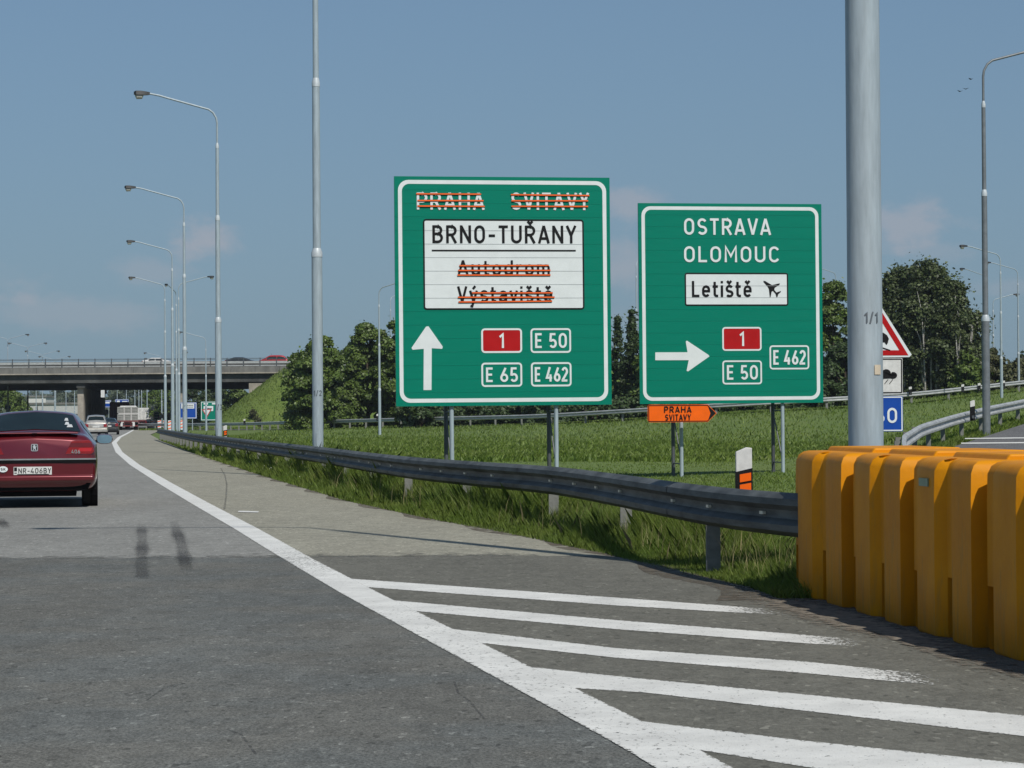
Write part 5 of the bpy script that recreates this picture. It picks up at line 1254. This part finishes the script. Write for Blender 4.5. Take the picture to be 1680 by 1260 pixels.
for i, px in enumerate((690, 760, 830, 905, 980, 1060, 1140, 1215, 1290, 1350, 1430, 1500)):
    tree('dense dark shrub filling in under the trees, number of the row hidden by signs' if False else 'dense dark shrub under the trees behind the far guardrail', px, [640, 633, 628, 622][i // 3], 196 + 3 * (i % 3), 100, 'dark', 3500, 'shrubs behind the far guardrail', name='bush', boughs=45, low=.0, seed=120 + i, cat='bush')
tree('leafy tree between the right green sign and the near pole', 1368, 462, 204, 105, 'linden', 15000, TG, boughs=110, low=.02, seed=40)
tree('dark undergrowth tree below the leafy one, left of the near pole', 1385, 560, 198, 110, 'dark', 10000, TG, boughs=80, low=.0, seed=41)
tree('birch just right of the near pole, left in the birch clump', 1478, 440, 203, 120, 'birch', 17000, TG, name='birch_tree', boughs=150, low=.06, seed=42)
tree('tallest birch of the clump right of the near pole', 1522, 430, 201, 125, 'birch', 20000, TG, name='birch_tree', boughs=170, low=.06, seed=43)
tree('birch with drooping twigs at the right edge of the clump', 1566, 462, 199, 100, 'birch', 13000, TG, name='birch_tree', boughs=110, low=.03, seed=44)
tree('low dark birch filling the foot of the clump', 1515, 500, 206, 175, 'dark', 20000, TG, name='birch_tree', boughs=120, low=.0, seed=45)
tree('yellowish green bush at the right foot of the birches', 1590, 582, 196, 60, 'linden', 6000, None, name='bush', boughs=60, low=.0, seed=46, cat='bush')
tree('olive bush behind the dark right-hand pole', 1628, 572, 206, 80, 'bush', 8000, None, name='bush', boughs=70, low=.0, seed=47, cat='bush')
tree('olive bush at the right picture edge', 1672, 588, 210, 70, 'bush', 6000, None, name='bush', boughs=60, low=.0, seed=48, cat='bush')
tree('small dark tree on the skyline at the right edge', 1680, 572, 320, 22, 'dark', 1500, None, boughs=25, low=.1, seed=49, ground=3)
for i, (px, py, wd_) in enumerate(((1730, 560, 90), (1800, 545, 110), (1900, 560, 120))):
    tree('leafy tree just outside the right picture edge', px, py, 225, wd_, 'linden', 5000, TG, boughs=60, low=.02, seed=50 + i)
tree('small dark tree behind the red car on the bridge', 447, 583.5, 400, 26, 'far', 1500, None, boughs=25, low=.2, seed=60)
tree('small tree beside the bridge railing end', 468, 577, 380, 34, 'dark', 2500, None, boughs=30, low=.2, seed=61)
UG = 'trees seen through the opening under the overpass'
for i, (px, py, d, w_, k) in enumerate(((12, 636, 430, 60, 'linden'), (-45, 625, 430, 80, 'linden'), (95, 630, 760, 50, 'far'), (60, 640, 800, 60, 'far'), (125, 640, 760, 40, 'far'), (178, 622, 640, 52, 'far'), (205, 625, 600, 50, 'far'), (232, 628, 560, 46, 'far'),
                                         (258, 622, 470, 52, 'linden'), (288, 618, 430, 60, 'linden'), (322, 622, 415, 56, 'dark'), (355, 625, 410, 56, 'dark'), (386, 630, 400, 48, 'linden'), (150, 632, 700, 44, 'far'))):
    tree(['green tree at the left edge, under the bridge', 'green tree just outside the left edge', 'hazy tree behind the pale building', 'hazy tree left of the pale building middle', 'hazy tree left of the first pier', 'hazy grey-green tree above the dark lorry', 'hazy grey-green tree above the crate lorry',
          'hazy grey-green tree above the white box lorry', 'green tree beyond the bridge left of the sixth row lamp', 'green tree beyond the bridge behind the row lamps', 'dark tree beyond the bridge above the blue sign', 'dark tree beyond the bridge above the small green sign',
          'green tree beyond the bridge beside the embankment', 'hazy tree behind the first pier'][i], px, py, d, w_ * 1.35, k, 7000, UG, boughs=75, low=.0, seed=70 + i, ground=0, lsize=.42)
# far wood closing the horizon
def wood(name, pts, hgt, m, n, seed, size=1.0):
    rg = np.random.default_rng(seed); P = []
    for i in range(n):
        k = rg.integers(0, len(pts) - 1); t = rg.random(); a = np.array(pts[k]); b = np.array(pts[k + 1]); p = a + (b - a) * t
        hh = hgt * (.7 + .3 * math.sin(p[0] * .045 + seed) + .22 * math.sin(p[0] * .13 + 1)) * rg.random() ** .5
        P.append((p[0] + rg.normal() * 3, p[1] + rg.normal() * 9, hh))
    P = np.array(P); nr = rg.normal(size=(n, 3)) + np.array([0, -1, .6]); nr /= np.linalg.norm(nr, axis=1)[:, None]
    tv = np.cross(nr, rg.normal(size=(n, 3))); tv /= np.linalg.norm(tv, axis=1)[:, None]; bv = np.cross(nr, tv); s = size * rg.uniform(.6, 1.3, n)[:, None]
    V = np.stack([P - tv * s, P - bv * s * .8, P + tv * s, P + bv * s * .8], 1).reshape(-1, 3)
    o = np_mesh(name, V, 4, m, None, 'stuff'); o['label'] = 'far wood closing the horizon beyond the bridge and ramp'; o['category'] = 'wood'
wood('far_wood', [(-1400, 900), (-500, 900), (-260, 860), (-120, 900), (100, 760), (400, 700), (1200, 900)], 9, M['leaf_far_hazed'], 60000, 3, 1.0)

# ------------------------------------------------------------------ grass
def blades(name, P, h, w, m, lean=.35, seed=0, label='grass', bend=True):
    rg = np.random.default_rng(seed); n = len(P); a = rg.uniform(0, PI, n); d = np.stack([np.cos(a), np.sin(a), np.zeros(n)], 1)
    l_ = np.clip(rg.normal(size=(n, 3)) * lean, -.55, .55); l_[:, 2] = 0; l_[:, 0] += .12; top = P + (l_ + np.array([0, 0, 1])) * h[:, None]
    mid = P + (l_ * .35 + np.array([0, 0, .62])) * h[:, None]
    V = np.stack([P - d * w[:, None] / 2, P + d * w[:, None] / 2, mid + d * w[:, None] * .38, top, mid - d * w[:, None] * .38], 1)
    o = np_mesh(name, V.reshape(-1, 3), 5, m, None, 'stuff'); o['label'] = label; o['category'] = 'grass'; return o
def scatter(n, ylo, yhi, flo, fhi, seed, power=1.0):
    """more blades near the camera: y drawn so that density falls with distance"""
    rg = np.random.default_rng(seed); u = rg.random(n); y = 1 / ((1 / ylo ** power + (1 / yhi ** power - 1 / ylo ** power) * u)) ** (1 / power)
    a, b = flo(y), fhi(y); x = a + (b - a) * rg.random(n); return np.stack([x, y, np.zeros(n)], 1), rg
rmy = [p.y for p in rail_main]; rmx = [p.x for p in rail_main]
def xrail(y): return np.interp(y, rmy, rmx)
def clumpy(P, rg, sc=1.0, keep=.5):
    v = np.sin(P[:, 0] * 2.1 * sc + 1.3 * np.sin(P[:, 1] * 1.7 * sc)) * np.sin(P[:, 1] * 1.3 * sc + np.sin(P[:, 0] * 3.1 * sc)); return P[(rg.random(len(P)) < keep + (1 - keep) * (v * .5 + .5))], v
# verge between pavement and guardrail
P, rg = scatter(230000, Y0 + .1, 150, lambda y: xg(y) - .02, lambda y: np.maximum(xrail(y) + .7, xg(y) + .8), 1, 1.0)
P, _ = clumpy(P, rg, 1.0, .45); e = np.clip((P[:, 0] - xg(P[:, 1])) / .8, .12, 1)
P[:, 2] = H(P[:, 0], P[:, 1]) * 1.0 - .01; e2 = np.clip((P[:, 0] - xg(P[:, 1])) / np.maximum(xrail(P[:, 1]) - xg(P[:, 1]), .3), .1, 1); h = rg.uniform(.22, .50, len(P)) * (.16 + .84 * np.minimum(e, e2 * 1.15)) * (1 + .25 * np.sin(P[:, 1] * 1.1 + P[:, 0])); w = np.maximum(.008, P[:, 1] * .00036) * rg.uniform(.7, 1.3, len(P))
h = h * np.interp(P[:, 1], [18, 24, 34, 50], [.85, .95, 1.15, 1.35])
blades('verge_grass', P, h, w, M['blade_dark'], .42, 2, 'tall tufted grass between the pavement edge and the guardrail')
P, rg = scatter(900, Y0 + .1, 60, lambda y: xg(y) + .2, lambda y: xrail(y) + .5, 5, 1.0)
P[:, 2] = H(P[:, 0], P[:, 1]); blades('dry_stalks', P, rg.uniform(.2, .48, len(P)), np.maximum(.003, P[:, 1] * .00016), M['straw'], .3, 6, 'dry grass stalks in the verge')
# meadow
P, rg = scatter(190000, Y0 + .5, 120, lambda y: xrail(y) + .3, lambda y: np.minimum(np.interp(y, rry, rrx) + 1.6, xrail(y) + y * .5 + 1), 3, 1.0)
P[:, 2] = H(P[:, 0], P[:, 1]) - .01; h = rg.uniform(.04, .10, len(P)) * np.interp(P[:, 1], [20, 45], [1, .62]) * (1 + .4 * np.sin(P[:, 0] * .6 + 1) * np.sin(P[:, 1] * .35)); w = np.maximum(.008, P[:, 1] * .0004) * rg.uniform(.7, 1.3, len(P))
blades('meadow_grass', P, h, w, M['blade'], .5, 4, 'meadow grass between the guardrail and the far ramp')
P, rg = scatter(90000, 70, 255, lambda y: np.maximum(xrail(y) + .5, -.21 * y), lambda y: .215 * y + 3, 7, .3)
P[:, 2] = H(P[:, 0], P[:, 1]) - .02; blades('bank_grass', P, rg.uniform(.08, .22, len(P)), np.full(len(P), .055) * rg.uniform(.7, 1.5, len(P)), M['blade'], .6, 8, 'rough grass on the slope below the far ramp')
P, rg = scatter(30000, 280, 318, lambda y: np.full_like(y, -43.0), lambda y: np.full_like(y, -18.0), 9, .3)
P[:, 2] = H(P[:, 0], P[:, 1]) - .02; blades('embankment_grass', P, rg.uniform(.10, .30, len(P)), np.full(len(P), .08), M['blade'], .6, 10, 'rough grass on the bridge embankment')
# exit ramp verge
P, rg = scatter(26000, 38, 100, lambda y: np.interp(y, rry, rrx) - .4, lambda y: np.maximum(xe(y), np.interp(y, rry, rrx) + .2), 11, 1.0)
P[:, 2] = H(P[:, 0], P[:, 1]) - .01; blades('ramp_verge_grass', P, rg.uniform(.08, .26, len(P)), np.maximum(.012, P[:, 1] * .0005), M['blade_dark'], .5, 12, 'grass between the curved guardrail and the exit road')
# a few white flowers in the verge
P, rg = scatter(160, 45, 90, lambda y: xg(y) + .25, lambda y: xrail(y) - .1, 13, 1.0)
P[:, 2] = H(P[:, 0], P[:, 1]) + rg.uniform(.10, .2, len(P)); s = .009
V = np.stack([P + np.array([-s, 0, 0]), P + np.array([0, -.003, -s]), P + np.array([s, 0, 0]), P + np.array([0, .003, s])], 1).reshape(-1, 3)
o = np_mesh('verge_flowers', V, 4, M['flower'], None, 'stuff'); o['label'] = 'tiny white flowers scattered in the verge grass'; o['category'] = 'flowers'
# low shrubs on the bank
for i, (px, py, d, w_) in enumerate(((415, 672, 262, 20), (425, 684, 255, 16))):
    tree(['low round bush on the embankment slope, upper one', 'low round bush on the embankment slope, lower one'][i], px, py, d + 36, w_, 'bush', 900, None, name='bush', boughs=14, low=0, seed=90 + i, cat='bush')

# ------------------------------------------------------------------ the air itself
hm = bpy.data.materials.new('air'); hm.use_nodes = True; hn = hm.node_tree.nodes; hn.clear()
pv = hn.new('ShaderNodeVolumePrincipled'); pv.inputs['Color'].default_value = (.82, .90, 1.0, 1); pv.inputs['Density'].default_value = HAZE; pv.inputs['Anisotropy'].default_value = .2
ho = hn.new('ShaderNodeOutputMaterial'); hm.node_tree.links.new(pv.outputs[0], ho.inputs['Volume'])
mb = MB(); mb.box(-1450, 1250, -40, 980, -1.6, 16.5); ob = mb.build('haze', hm, kind='stuff'); ob['label'] = 'thin summer haze over the road and fields'; ob['category'] = 'haze'
